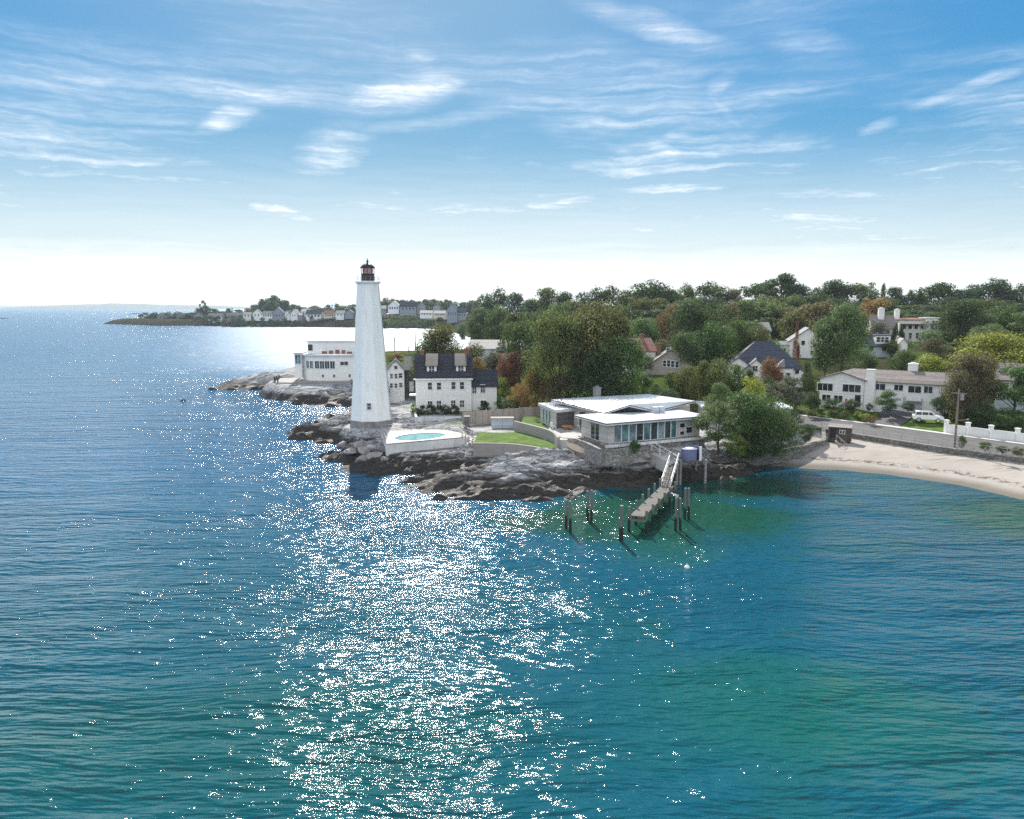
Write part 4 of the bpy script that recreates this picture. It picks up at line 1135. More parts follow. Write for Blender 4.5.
    MB().box(0, 13, 0, 6, -1.5, 2.9).build('wall', M['white'], g); MB().box(-.6, 13.6, -.7, 6.6, 2.905, 3.2).build('roof', M['white_roof'], g)
    for x in (1.5, 4, 8.4, 11): window(g, (x, -.005, .9), 0, 1.6, 1.3, 2, 1, .08)
    # terrace paving + steps
    tz = 4.68
    tp = [P(*p, tz) for p in [(551, 431.5), (562, 437.5), (575, 438.5), (586, 437.0), (586, 425), (560, 424), (548, 427)]]
    struct(MB().prism([(p.x, p.y) for p in tp], 2.6, tz).build('patio', M['paving']))
    s = thing('stone_steps', 'grey stone steps from the patio down to the shore rocks', 'steps')
    p0 = P(562, 438.5, tz); p1 = P(567, 448, 3.3)
    for i in range(6):
        u = i / 5; c_ = p0.lerp(p1, u); MB().box(c_.x - .75, c_.x + .75, c_.y - .3 , c_.y + 1.2 - u * .3, 2.2, tz - .1 - u * 1.3).build('step', M['concrete'], s)
    fw = smooth_path([(p.x, p.y, 0) for p in [P(575, 438.5, 4.8), P(583, 441, 4.8), P(593, 445.5, 4.8), P(600, 449.0, 4.8)]])
    wall_path('foundation_wall', 'pale stone retaining wall below the near corner of the glass house', fw, .4, 2.6, 4.83, 'grey_stone')
    fw2 = [(p.x, p.y) for p in [P(601, 449.3, 4.4), P(618, 449, 4.4), P(640, 446, 4.4)]]
    wall_path('terrace_wall', 'rough stone wall under the front windows of the glass house', fw2, .5, 2.2, 4.4, 'grey_stone')
    fw3 = [(p.x, p.y) for p in [P(655, 443, 4.0), P(690, 438, 4.0), P(735, 434, 4.0)]]
    wall_path('terrace_wall', 'low grey wall between the glass house and its shore garden', fw3, .35, 2.4, 4.0, 'stone_block')
    # surfboard leaning on the wall
    q = P(576, 448, 3.9); mb = MB(); vs = []; n_ = 16
    for k in range(n_):
        a_ = 2 * math.pi * k / n_; vs.append((1.5 * math.cos(a_), .42 * math.sin(a_), .05 * math.cos(2 * a_)))
    vs2 = [(x, y, z + .1) for x, y, z in vs]
    mb.add(vs + vs2, [tuple(range(n_ - 1, -1, -1)), tuple(range(n_, 2 * n_))] + [(k, (k + 1) % n_, n_ + (k + 1) % n_, n_ + k) for k in range(n_)])
    sb = mb.build('surfboard', M['tan'], bevel=.03); sb.location = q; sb.rotation_euler = (R(55), R(18), R(-28)); tag(sb, 'tan oval board leaning on the pale wall by the steps', 'surfboard')
    # patio furniture
    def chair(px, py, rzz, lab):
        p_ = P(px, py, tz); c = thing('garden_chair', lab, 'chair', (p_.x, p_.y, tz + .003), rzz, 'white chairs on the patio')
        MB().box(-.3, .3, -.3, .3, .36, .46).build('seat', M['trim'], c); MB().box(-.3, .3, .24, .32, .46, 1.0).build('backrest', M['trim'], c)
        for sx in (-.26, .26):
            for sy in (-.26, .26): MB().box(sx - .03, sx + .03, sy - .03, sy + .03, 0, .36).build('leg', M['trim'], c)
    chair(553, 428.8, R(120), 'white garden chair nearest the curved wall'); chair(557, 426.6, R(150), 'white garden chair behind the brown table, by the pavilion')
    chair(580, 428.0, R(-60), 'white garden chair beside the glass front wing'); chair(577, 426.2, R(-120), 'white garden chair at the back of the patio, right of the table')
    p_ = P(567, 429.5, tz); tb = thing('patio_table', 'low brown round table on the patio of the glass house', 'table', (p_.x, p_.y, tz + .003))
    MB().lathe([(.3, 0), (.2, .1), (.2, .4), (.25, .44)], 12).build('base', M['orange'], tb); MB().lathe([(.8, .445), (.85, .5), (.8, .55)], 18).build('tabletop', M['orange'], tb)
    p_ = P(565, 425.5, tz); sf = thing('patio_sofa', 'white bench seat against the dark pavilion wall', 'bench', (p_.x, p_.y, tz + .003), R(25))
    MB().box(-1.5, 1.5, 0, .8, .05, .45).build('seat', M['trim'], sf); MB().box(-1.5, 1.5, .8, 1.0, .05, .9).build('backrest', M['trim'], sf)


glass_house()


# ------------------------------------------------------------------ dock
def pile(px, pyt, pyw, label, r=0.145, group='pilings standing off the dock', lean=(0, 0)):
    p = P(px, pyw, 0); zt = at(px, pyt, p.y).z
    o = MB().lathe([(r * 1.05, -3), (r, 0), (r * .97, zt - .06), (r * .85, zt)], 12).build('piling', M['pile'])
    o.location = (p.x, p.y, 0); o.rotation_euler = (lean[1], lean[0], rnd.uniform(0, 3)); return tag(o, label, 'piling', group)


pile(566, 500, 528, 'weathered mooring pile, left one of the outermost pair by the rocks', lean=(R(1.5), 0))
pile(570.3, 501, 531.5, 'weathered mooring pile, right one of the outermost pair by the rocks', lean=(R(-1), 0))
pile(587.5, 491, 520, 'mooring pile of the pair nearest the rock ledge, left one', lean=(R(1), 0))
pile(591.3, 490, 522, 'mooring pile of the pair nearest the rock ledge, right one')
pile(621, 505.5, 541, 'single thick mooring pile standing alone before the dock end', 0.21)
pile(675.5, 498, 530.5, 'mooring pile with a gull on top, right of the dock end')
pile(680.2, 498, 530, 'leaning mooring pile beside the one with a gull', lean=(R(-2), 0))
pile(684.6, 488, 519, 'mooring pile of the pair farthest right of the dock, left one')
pile(688.6, 488, 519, 'mooring pile of the pair farthest right of the dock, right one', lean=(R(-1.5), 0))


def dock():
    z = 1.75
    a = P(637, 516, z); b = P(668, 485.5, z); u = (b - a).normalized(); n = Vector((-u.y, u.x, 0)); L = (b - a).length
    t = thing('dock', 'narrow grey timber dock on dark piles reaching out from the rocks', 'dock')
    rz = math.atan2(u.y, u.x)
    Mx = Matrix.Translation((a.x, a.y, 0)) @ Matrix.Rotation(rz, 4, 'Z')
    MB().box(0, L, -.7, .7, z - .08, z).build('deck', M['deck'], t).matrix_local = Matrix.Identity(4)
    d = t.children[0]; d.matrix_local = Mx
    s = MB().box(0.05, L - .05, -.66, -.54, z - .35, z - .085).box(0.05, L - .05, .54, .66, z - .35, z - .085).build('stringer', M['pole_wood'], t); s.matrix_local = Mx
    for i in range(6):
        x = .3 + (L - .6) * i / 5
        c = MB().box(x - .12, x + .12, -.95, .95, z - .6, z - .36).build('crossbeam', M['pole_wood'], t); c.matrix_local = Mx
        for sy in (-.88, .88):
            p = MB().lathe([(.14, -3), (.135, z + (.75 if sy > 0 else .55)), (.11, z + (.8 if sy > 0 else .6))], 10).build('piling', M['pile'], t)
            p.matrix_local = Mx @ Matrix.Translation((x, sy, 0))
    # gangway
    g = thing('gangway', 'steep gangway with pale handrails between the dock and the shore platform', 'gangway')
    p0 = Vector((b.x, b.y, z + .06)) - u * 1.0; p1 = P(674.5, 460.5, 2.95)
    gd = (p1 - p0).normalized(); gn = Vector((-gd.y, gd.x, 0)).normalized()
    MB().bar(p0, p1, 1.0, .08).build('walkway', M['deck'], g)
    for i in range(14):
        q = p0.lerp(p1, (i + .5) / 14) + Vector((0, 0, .06)); MB().bar(q - gn * .48, q + gn * .48, .06, .03).build('tread', M['deck'], g)
    for sg in (-.52, .52):
        h = MB(); h.bar(p0 + gn * sg + Vector((0, 0, 1.0)), p1 + gn * sg + Vector((0, 0, 1.0)), .07, .07); h.bar(p0 + gn * sg + Vector((0, 0, .5)), p1 + gn * sg + Vector((0, 0, .5)), .04, .04)
        for i in range(7):
            q = p0.lerp(p1, i / 6) + gn * sg; h.tube(q, q + Vector((0, 0, 1)), .035, n=5)
        h.build('handrail', M['trim'], g)
    # shore platform
    c = P(681, 461, 2.95)
    pf = thing('dock_platform', 'timber platform on tall pale posts at the head of the gangway', 'platform', (c.x, c.y + .6, 0), R(10))
    MB().box(-1.6, 3.2, -.9, 2.2, 2.75, 2.87).build('deck', M['deck'], pf)
    for (x, y, top) in ((-1.5, -.85, 4.2), (-.75, -.98, 3.1), (-.3, -.98, 3.25), (3.15, -.85, 3.1), (3.1, 2.1, 3.0), (-1.5, 2.1, 4.0)):
        MB().lathe([(.17, -1.5), (.16, top - .05), (.12, top)], 10).build('post', M['pile'] if False else M['light_roof'], pf).location = (x, y, 0)
    tb = thing('round_tub', 'round blue-sided tub with a pale lid on the dock platform', 'tub', (c.x + 1.25, c.y + 1.1, 2.873))
    MB().lathe([(.95, 0), (1.0, .1), (1.0, 1.35), (.95, 1.42)], 24).build('side', M['tub'], tb)
    MB().lathe([(1.02, 1.425), (1.04, 1.5), (.7, 1.55)], 24).build('lid', M['tub'], tb); MB().lathe([(.5, 1.552), (.5, 1.59)], 20).build('cover', M['trim'], tb)
    sc = thing('privacy_screen', 'curved blue screen with white end post around the round tub', 'screen', (c.x + 1.25, c.y + 1.1, 2.873))
    mb = MB(); N = 12
    for k in range(N):
        a0, a1 = R(-15) + R(120) * k / N, R(-15) + R(120) * (k + 1) / N
        mb.prism([(1.25 * math.cos(a0), 1.25 * math.sin(a0)), (1.25 * math.cos(a1), 1.25 * math.sin(a1)), (1.31 * math.cos(a1), 1.31 * math.sin(a1)), (1.31 * math.cos(a0), 1.31 * math.sin(a0))], 0.003, 1.75)
    mb.build('panel', M['tub'], sc); MB().box(1.22, 1.5, -.55, -.34, 0.003, 1.8).build('post', M['trim'], sc)
    # path with rail from the house
    r_ = thing('path_railing', 'white railing along the path from the glass house to the dock', 'railing')
    pts = [P(652, 441.5, 4.9), P(660, 446, 4.5), P(669, 451, 4.2), P(677, 456, 3.9)]
    mb = MB()
    for i, p in enumerate(pts):
        MB().tube((p.x, p.y, p.z - 1.2), p, .045, n=6).build('post', M['trim'], r_)
        if i: mb.tube(pts[i - 1], p, .04, n=6); mb.tube(pts[i - 1] - Vector((0, 0, .5)), p - Vector((0, 0, .5)), .03, n=6)
    mb.build('rail', M['trim'], r_)
    pa = [P(*q, 3.2) for q in [(642, 449), (652, 447), (676, 460), (668, 462)]]
    struct(MB().prism([(q.x, q.y) for q in pa], 1.6, 3.2).build('path', M['concrete']))


dock()


def gull(px, py, Y, label, rz, s=1.0):
    p = at(px, py, Y)
    t = thing('gull', label, 'bird', p, rz)
    mb = MB(); M1 = Matrix.Rotation(R(70), 4, 'Y')
    mb.lathe([(.01, -.26), (.05, -.2), (.09, -.08), (.1, .02), (.085, .12), (.05, .19), (.055, .24), (.06, .29), (.045, .34), (.012, .4)], 10, 0, Matrix.Translation((0, 0, .2)) @ Matrix.Rotation(R(62), 4, 'Y'))
    for sy in (-.03, .03): mb.tube((0, sy, 0), (0.0, sy, .14), .01, n=4)
    mb.build('body', M['trim'], t, smooth=True)
    MB().box(-.24, .1, -.105, -.075, .17, .24).box(-.24, .1, .075, .105, .17, .24).build('wing', M['galv'], t)
    t.scale = (s, s, s)


pp = P(675.5, 530.5, 0)
gull(675.5, 498, pp.y, 'small white gull perched on a mooring pile by the dock', R(160), 1.3)
bp = P(687, 568, 0)
t = thing('buoy', 'small white mooring buoy floating in the blue water off the dock', 'buoy', (bp.x, bp.y, 0))
t.scale = (.65, .65, .65)
MB().lathe([(.05, -.3), (.25, -.2), (.36, 0), (.36, .12), (.26, .3), (.1, .4)], 16).build('float', M['trim'], t, smooth=True)
MB().lathe([(.06, .39), (.06, .5), (.1, .52), (.1, .56)], 10).build('ring', M['galv'], t)
MB().lathe([(.365, .02), (.37, .06), (.365, .1)], 16).build('band', M['bluegrey'], t)

# ------------------------------------------------------------------ road, seawall, kerbs, verge


def strip(name, A, B, z0, z1, mat, kind=True):
    mb = MB(); n = len(A); vs = []
    for a, b in zip(A, B): vs += [(a[0], a[1], z1), (b[0], b[1], z1), (b[0], b[1], z0), (a[0], a[1], z0)]
    fs = []
    for i in range(n - 1):
        for k in range(4): fs.append((4 * i + k, 4 * i + (k + 1) % 4, 4 * i + 4 + (k + 1) % 4, 4 * i + 4 + k))
    fs += [(0, 3, 2, 1), (4 * n - 4, 4 * n - 3, 4 * n - 2, 4 * n - 1)]
    o = mb.add(vs, fs).build(name, M[mat])
    return struct(o) if kind else o


def off(A, B, t): return [(a[0] + (b[0] - a[0]) * t, a[1] + (b[1] - a[1]) * t) for a, b in zip(A, B)]


def shift(A, B, m):
    out = []
    for a, b in zip(A, B):
        d = Vector((b[0] - a[0], b[1] - a[1])).normalized(); out.append((a[0] + d.x * m, a[1] + d.y * m))
    return out


strip('road', shift(ROAD_N, ROAD_F, .9), ROAD_F, 1.5, RZ, 'asphalt')
strip('verge', ROAD_N, shift(ROAD_N, ROAD_F, .75), 1.4, RZ + .06, 'grass')
strip('kerb', shift(ROAD_N, ROAD_F, .755), shift(ROAD_N, ROAD_F, .895), 1.5, RZ + .09, 'kerb')
FK = shift(ROAD_F, ROAD_N, -.005); FK2 = shift(ROAD_F, ROAD_N, -.2); PV2 = shift(ROAD_F, ROAD_N, -1.45)
strip('kerb', FK, FK2, 1.5, RZ + .12, 'kerb')
strip('pavement', shift(ROAD_F, ROAD_N, -.205), PV2, 1.5, RZ + .115, 'concrete')
zt = 2.42
sw = shift(ROAD_N, ROAD_F, -.33)
wall_path('seawall', 'long dark stone seawall between the road and the beach', sw[1:], .55, -.2, zt, 'seawall')
lw = [(p.x, p.y) for p in [P(700, 458, 2.1), P(745, 454, 2.1), P(775, 450, 2.2), P(800, 446, 2.3), P(824, 440, 2.3)]] + [(ROAD_N[1][0], ROAD_N[1][1] - .6)]
wall_path('shore_wall', 'old stone wall at the foot of the shore trees beside the beach', lw, .6, .3, [2.1, 2.1, 2.2, 2.3, 2.35, 2.4], 'seawall')
# guard rail on the seawall
gr = thing('guard_rail', 'thin metal guard rail with posts along the top of the seawall', 'railing')
ap = []
sw2 = shift(ROAD_N, ROAD_F, .3)
for i in range(1, 4):
    a, b = Vector((*sw2[i], RZ + .06)), Vector((*sw2[i + 1], RZ + .06)); m_ = max(2, int((b - a).length / 2.0))
    for k in range(m_): ap.append(a.lerp(b, k / m_))
mb = MB()
for i, p in enumerate(ap):
    MB().tube(p, p + Vector((0, 0, 1.05)), .045, n=6).build('post', M['galv'], gr)
    if i:
        for zz in (.5, 1.0): mb.tube(ap[i - 1] + Vector((0, 0, zz)), p + Vector((0, 0, zz)), .022, n=5)
mb.build('rail', M['galv'], gr)
# drive + lawns of the big white house (sheets laid on terraced slabs)
dz = RZ + .16


def slab(name, pix, z, mat, drop=1.2):
    pts = [P(px, py, z) for px, py in pix]
    return struct(MB().prism([(p.x, p.y) for p in pts], z - drop, z).build(name, M[mat]))


def slope_slab(name, pix, mat, drop=1.0):
    """sheet through (px, py, z) corners"""
    pts = [P(px, py, z) for px, py, z in pix]
    return struct(MB().prism([(p.x, p.y) for p in pts], [p.z - drop for p in pts], [p.z for p in pts]).build(name, M[mat]))


slope_slab('driveway', [(866, 421.8, 2.33), (900, 426.3, 2.33), (916, 413.5, 3.45), (893, 409.5, 3.6), (884, 409.5, 3.6)], 'drive')
slope_slab('lawn', [(901, 426.5, 2.34), (951, 432.5, 2.34), (951, 421, 3.1), (917, 416, 3.4)], 'grass')
slope_slab('lawn', [(806, 414.6, 2.34), (865, 421.6, 2.34), (880, 413.5, 3.4), (850, 407.5, 3.62), (820, 407, 3.5)], 'grass')
bed = None


# ------------------------------------------------------------------ big white house on the right
def right_house():
    rz = R(-37); o = P(819, 404, 3.7); z0 = 3.7
    t = thing('long_white_house', 'long white two-storey house with a grey roof and two chimneys across the road', 'house', o, rz)
    X = lambda px, py=395: onplane(px, py, o, rz)[0]
    Z = lambda px, py: onplane(px, py, o, rz)[1]
    w1 = X(863); w2 = X(945); ev = Z(840, 379.0)
    # gabled left wing (towards us)
    gable_body(MB(), 0, w1, 0, 9, -2, ev, 1.25, 'y').build('wall', M['clap'], t)
    r1 = gable_roof(MB(), 0, w1, 0, 9, ev, 1.25, 'y', .45).build('roof', M['asphalt_roof'], t)
    yb = 1.4
    gable_body(MB(), w1 + .01, w2, yb, 9, -2, ev - .15, 1.7, 'x').build('main_wall', M['clap'], t)
    gable_body(MB(), w2 - .3, w2 + .02, yb + .02, 8.98, -2, ev - .16, 1.66, 'x').build('end_wall', M['cream'], t)
    r2 = gable_roof(MB(), w1 - 2.5, w2, yb, 9, ev - .15, 1.7, 'x', .4).build('main_roof', M['asphalt_roof'], t)
    k = 1 / FOC
    for (px, py, wp, hp, mx) in [(825, 391.5, 13, 7.5, 3), (851.5, 393, 15, 7.5, 3)]:
        xc, zc = onplane(px, py - 1, o, rz); D = (o.length + abs(xc) * -.5)
        window(t, (xc, -.006, zc), 0, wp * 138 * k * 1.15, hp * 138 * k, mx, 1, .1, 'trim')
    o2 = o + Vector((-math.sin(rz) * yb, math.cos(rz) * yb, 0))
    for (px, py, wp, hp, mx) in [(879.5, 389.8, 9, 6.5, 2), (898.5, 390.5, 7, 6.0, 2), (914.5, 392.8, 10, 7, 2), (928, 393, 6.5, 6.8, 2)]:
        xc, zc = onplane(px, py, o2, rz)
        window(t, (xc, yb - .006, zc), 0, wp * 130 * k * 1.2, hp * 130 * k, mx, 1, .1, 'trim')
    xc, zc = onplane(912, 408, o2, rz)
    MB().box(xc - 1.6, xc + 1.6, yb - .05, yb - .004, zc - .3, zc + 1.9).build('garage_door', M['bluegrey'], t)
    # balcony below the paired windows
    MB().box(X(906), X(921), yb - 1.1, yb - .01, ev - 3.3, ev - 3.15).build('balcony', M['trim'], t)
    bl = MB().box(X(906), X(921), yb - 1.1, yb - 1.02, ev - 3.14, ev - 2.3).build('balustrade', M['trim'], t)
    # white front chimney + rear chimney
    c = MB(); xx = X(868.5); c.box(xx - .9, xx + .9, yb - .95, yb - .02, -2, ev + .2); c.box(xx - .7, xx + .7, yb - .9, yb + .2, ev + .21, ev + 1.9); c.box(xx - .78, xx + .78, yb - .98, yb + .28, ev + 1.9, ev + 2.05); c.build('chimney', M['white'], t)
    chimney(r2, X(905), 6.4, ev + .4, ev + 2.9, 1.5, 'white')
    # first-floor band + door
    MB().box(-.05, w1 + .05, -.06, -.008, ev - 2.75, ev - 2.55).build('belt_trim', M['trim'], t)
    xd = X(858); MB().box(xd - .5, xd + .5, -.05, -.005, .1, 2.2).build('door', M['glass'], t)
    for px in (826, 838): xc, zc = onplane(px, 403.5, o, rz); window(t, (xc, -.006, .7), 0, 1.5, 1.2, 2, 1, .08)
    return t


right_house()
fl = P(844.5, 408, 3.7)
t = thing('garden_flag', 'small red flag on a short staff before the long white house', 'flag', (fl.x, fl.y, 3.5))
MB().tube((0, 0, 0), (0, 0, 2.0), .03, n=6).build('staff', M['trim'], t)
mb = MB()
for i in range(5):
    z_ = 1.95 - i * .3; mb.add([(.02, .02 * math.sin(i * 2), z_), (.42, .05 * math.sin(i * 2 + 1), z_ - .04), (.42, .05 * math.sin(i * 2 + 3), z_ - .34), (.02, .02 * math.sin(i * 2 + 2), z_ - .3)], [(0, 1, 2, 3)])
mb.build('cloth', M['flag_red'], t)


# ------------------------------------------------------------------ SUV
def suv(px, py, z, rz, label):
    p = P(px, py, z); t = thing('parked_suv', label, 'car', p, rz)
    L, Wd = 4.7, 1.86
    prof = [(-2.3, .45), (-2.33, .75), (-2.22, 1.02), (-1.2, 1.12), (2.2, 1.14), (2.33, 1.05), (2.34, .6), (2.25, .4)]
    mb = MB(); n = len(prof)
    vs = [(x, sy * Wd / 2, z_) for sy in (-1, 1) for (x, z_) in prof]
    fs = [tuple(range(n)), tuple(range(2 * n - 1, n - 1, -1))] + [(i, i + n, (i + 1) % n + n, (i + 1) % n) for i in range(n)]
    mb.add(vs, [tuple(reversed(f)) for f in fs]); mb.build('body', M['car_white'], t, bevel=.06)
    cb = [(-1.2, -.9, 1.1), (2.22, -.9, 1.1), (2.22, .9, 1.1), (-1.2, .9, 1.1), (-.5, -.7, 1.76), (1.85, -.7, 1.78), (1.85, .7, 1.78), (-.5, .7, 1.76)]
    MB().add(cb, [(4, 5, 6, 7), (0, 1, 5, 4), (1, 2, 6, 5), (2, 3, 7, 6), (3, 0, 4, 7)]).build('cabin', M['car_white'], t, bevel=.05)
    for sy in (-1, 1):
        g = MB(); yy = lambda z_: sy * (.9 - .2 * (z_ - 1.1) / .66 + .014)
        for (x0, x1, x2, x3) in ((-.9, -.05, -.05, -.42), (.05, .95, .95, .05), (1.05, 2.0, 1.78, 1.05)):
            g.add([(x0, yy(1.2), 1.2), (x1, yy(1.2), 1.2), (x2, yy(1.66), 1.66), (x3, yy(1.66), 1.66)], [(0, 1, 2, 3)])
        g.build('side_window', M['glass'], t)
        for (x, nm) in ((-1.45, 'wheel'), (1.42, 'wheel')):
            Mx = Matrix.Translation((x, sy * .84, .37)) @ Matrix.Rotation(R(90), 4, 'X')
            wl = MB().lathe([(.3, -.12), (.37, -.1), (.37, .1), (.3, .12)], 20, 0, Mx).build(nm, M['tyre'], t)
            MB().lathe([(.24, -.13), (.24, .13)], 14, 0, Mx).build('rim', M['chrome'], wl)
        MB().box(-2.33, -2.2, sy * .6 - .2, sy * .6 + .2, .72, .88).build('headlight', M['chrome'], t)
        MB().box(2.28, 2.36, sy * .72 - .12, sy * .72 + .12, .75, 1.05).build('tail_light', M['lamp_red'], t)
        MB().box(-.85, -.68, sy * .93 - .09, sy * .93 + .09, 1.12, 1.28).build('mirror', M['car_white'], t)
        MB().tube((-.5, sy * .66, 1.8), (1.3, sy * .66, 1.82), .03, n=6).build('roof_rail', M['black'], t)
    MB().add([(-1.13, -.76, 1.18), (-1.13, .76, 1.18), (-.62, .64, 1.67), (-.62, -.64, 1.67)], [(0, 1, 2, 3)]).build('windscreen', M['glass'], t)
    MB().add([(2.20, -.74, 1.22), (2.20, .74, 1.22), (1.93, .64, 1.7), (1.93, -.64, 1.7)], [(3, 2, 1, 0)]).build('rear_window', M['glass'], t)
    MB().box(-2.36, -2.2, -.85, .85, .42, .62).build('bumper', M['black'], t)


suv(927.5, 421.5, 3.05, R(158), 'white SUV parked on the grass beside the driveway')


# ------------------------------------------------------------------ utility pole, white fence, hut, beach steps
def utility_pole(px, pyb, pyt, z, label, transformer=True, r=.16, arm=True):
    p = P(px, pyb, z); zt_ = at(px, pyt, p.y).z - z
    t = thing('utility_pole', label, 'utility pole', p, R(-35))
    MB().lathe([(r, -1), (r * .75, zt_)], 10).build('pole', M['pole_wood'], t)
    if arm: MB().box(-1.0, 1.0, -.06, .06, zt_ - .7, zt_ - .56).build('crossarm', M['pole_wood'], t)
    if transformer:
        for sx in (.38,):
            d = MB().lathe([(.2, zt_ - 1.6), (.25, zt_ - 1.55), (.25, zt_ - .75), (.2, zt_ - .68)], 12, 0, Matrix.Translation((.45, 0, 0))).build('transformer', M['light_roof'], t)
        la = MB(); la.tube((0, 0, zt_ * .45), (1.3, -.6, zt_ * .5), .03, n=6); la.build('lamp_arm', M['galv'], t)
        MB().lathe([(.05, 0), (.16, .04), (.12, .14)], 10, 0, Matrix.Translation((1.4, -.65, zt_ * .5 - .06))).build('lamp_head', M['galv'], t)
    return t


utility_pole(954.5, 447, 389, RZ + .05, 'tall grey utility pole with a transformer at the roadside by the seawall')
for (px, pyb, pyt, Y, lab) in ((395, 360, 337, 255, 'thin utility pole before the bright bay, shorter one beside the tower'), (415.5, 360, 331, 250, 'tall thin utility pole before the bright bay above the gabled house'),
                               (409, 358, 346, 262, 'short thin pole between two taller ones before the bay'), (474, 345, 322, 330, 'thin pole at the right end of the bright bay'), (479, 345, 325, 335, 'second thin pole at the right end of the bay')):
    p = at(px, pyb, Y); utility_pole(px, pyb, pyt, p.z, lab, False, .22, False).location = p


def pillar_fence():
    t = thing('white_wall', 'low white wall with square pillars along the pavement', 'wall')
    pts = [P(px, py, RZ + .1) for px, py in [(951.5, 434.0), (973.5, 436.8), (997, 440.0), (1024, 443.4), (1052, 447)]]
    pts = [Vector((p.x, p.y + 1.6, RZ)) for p in pts]
    for i, p in enumerate(pts):
        MB().box(p.x - .25, p.x + .25, p.y - .25, p.y + .25, RZ - .3, RZ + 2.0).box(p.x - .32, p.x + .32, p.y - .32, p.y + .32, RZ + 2.0, RZ + 2.14).build('pillar', M['white'], t)
        if i:
            a_, b_ = pts[i - 1], p; u = (b_ - a_).normalized() * .27
            MB().bar(a_ + u + Vector((0, 0, .6)), b_ - u + Vector((0, 0, .6)), .22, 1.7).build('panel', M['white'], t)


pillar_fence()
hp = P(828, 437, 2.3)
t = thing('beach_hut', 'small dark boarded hut standing on the seawall above the beach', 'hut', (hp.x, hp.y, RZ + .05), R(-30))
MB().box(0, 3.2, 0, 2.0, -.6, 1.65).build('wall', M['hut'], t, bevel=.06)
MB().prism([(-.15, -.2), (3.35, -.2), (3.35, 2.2), (-.15, 2.2)], 1.66, [1.74, 1.74, 1.95, 1.95]).build('roof', M['asphalt_roof'], t)
MB().box(.25, 1.05, -.05, -.004, 0, 1.45).build('door', M['black'], t); window(t, (2.0, -.006, .75), 0, .7, .5, 2, 1, .06)
st = thing('beach_steps', 'weathered wooden steps with a handrail from the hut down to the sand', 'steps')
s0 = P(836, 441, 2.2); s1 = P(846, 449.5, 1.0)
for i in range(8):
    q = s0.lerp(s1, i / 7); MB().box(-.5, .5, -.14, .14, -.05, 0, 0, Matrix.Translation(q) @ Matrix.Rotation(math.atan2((s1 - s0).y, (s1 - s0).x) + R(90), 4, 'Z')).build('tread', M['wood'], st)
dv = Vector((-(s1 - s0).y, (s1 - s0).x, 0)).normalized()
for sg in (-.5, .5):
    h = MB(); h.bar(s0 + dv * sg - Vector((0, 0, .12)), s1 + dv * sg - Vector((0, 0, .12)), .06, .25)
    h.build('stringer', M['wood'], st)
    h = MB(); h.bar(s0 + dv * sg + Vector((0, 0, .9)), s1 + dv * sg + Vector((0, 0, .9)), .07, .07)
    for k in range(3): q = s0.lerp(s1, k / 2) + dv * sg; h.bar(q, q + Vector((0, 0, .9)), .07, .07)
    h.build('handrail', M['wood'], st)

# ------------------------------------------------------------------ houses on the slope
simple_house('gabled_house', 'taupe house with a white-trimmed gable among trees behind the glass house', 650, 690.5, 375, 165, R(-12), 364, 3.1, 10, 'y', 'taupe', 'asphalt_roof',
             wins=[(668, 350.5, 3.2, 4.5), (664.5, 363.5, 3, 6), (668.5, 363.5, 3, 6), (672.5, 364, 3, 6), (677, 364.5, 3, 6)], chims=[(.2, .7, 4, .8, 'brick')], sidewins=[(-1, 4, 1, 1, 1.5)])
t, w, e, o = simple_house('navy_roof_house', 'white house under a broad dark blue hipped roof with white gables', 727, 803, 382, 163, R(-14), 369, 5.6, 12, 'x', 'white', 'slate_blue', hip=True,
                          wins=[(764, 372, 4, 5), (797, 372, 3.5, 4)], chims=())
for (px, wd, dep, rs) in ((738, 3.6, 3.2, 2.6), (755.5, 2.6, 2.6, 2.3)):
    x, z = onplane(px, 372, o, R(-14))
    gable_body(MB(), x - wd, x + wd, -1.6, 4.2, -2.5, e - .2, rs, 'y').build('gable', M['white'], t)
    gable_roof(MB(), x - wd, x + wd, -1.6, 5.4, e - .2, rs, 'y', .3).build('gable_roof', M['slate_blue'], t)
    window(t, (x - .2, -1.61, e - .35), 0, .95, 1.1, 2, 2); window(t, (x - .2, -1.61, e - 2.8), 0, 1.5, 1.3, 2, 2)
x, z = onplane(783, 380, o, R(-14))
MB().lathe([(1.9, -2.5), (1.9, e + .4)], 8, 0, Matrix.Translation((x, -.6, 0))).build('bay', M['white'], t)
MB().lathe([(2.2, e + .41), (2.2, e + .6), (.2, e + 2.2)], 8, 0, Matrix.Translation((x, -.6, 0))).build('bay_roof', M['slate_blue'], t)
for k, a in enumerate((-112.5, -67.5)): window(t, (x + 1.77 * math.cos(R(a)), -.6 + 1.77 * math.sin(R(a)), e - 2.2), R(a + 90), 1.0, 1.7, 1, 2)
t, w, e, o = simple_house('hillside_house', 'tall white gabled house with a blue-grey roof half hidden behind a dark trunk', 789, 826, 359, 195, R(-15), 341, 3.2, 9, 'y', 'clap', 'slate_blue',
                          wins=[(795, 343, 3, 4), (803, 343, 3, 4), (816, 346, 3.5, 4), (812, 353, 3, 4), (819, 353.5, 3, 4)], chims=[(.7, .5, 3.5, 1, 'brick')])
MB().box(-4.5, -.02, 1, 7, -2.5, e - 1.2).build('wing', M['clap'], t); MB().box(-4.8, -.03, .6, 7.4, e - 1.19, e - .9).build('wing_roof', M['white_roof'], t)
MB().box(-4.7, -.05, .7, .78, e - .89, e - .1).build('balustrade', M['trim'], t)
for x in (-3.4, -1.4): window(t, (x, .99, e - 3.6), 0, 1.1, 1.6, 2, 2)
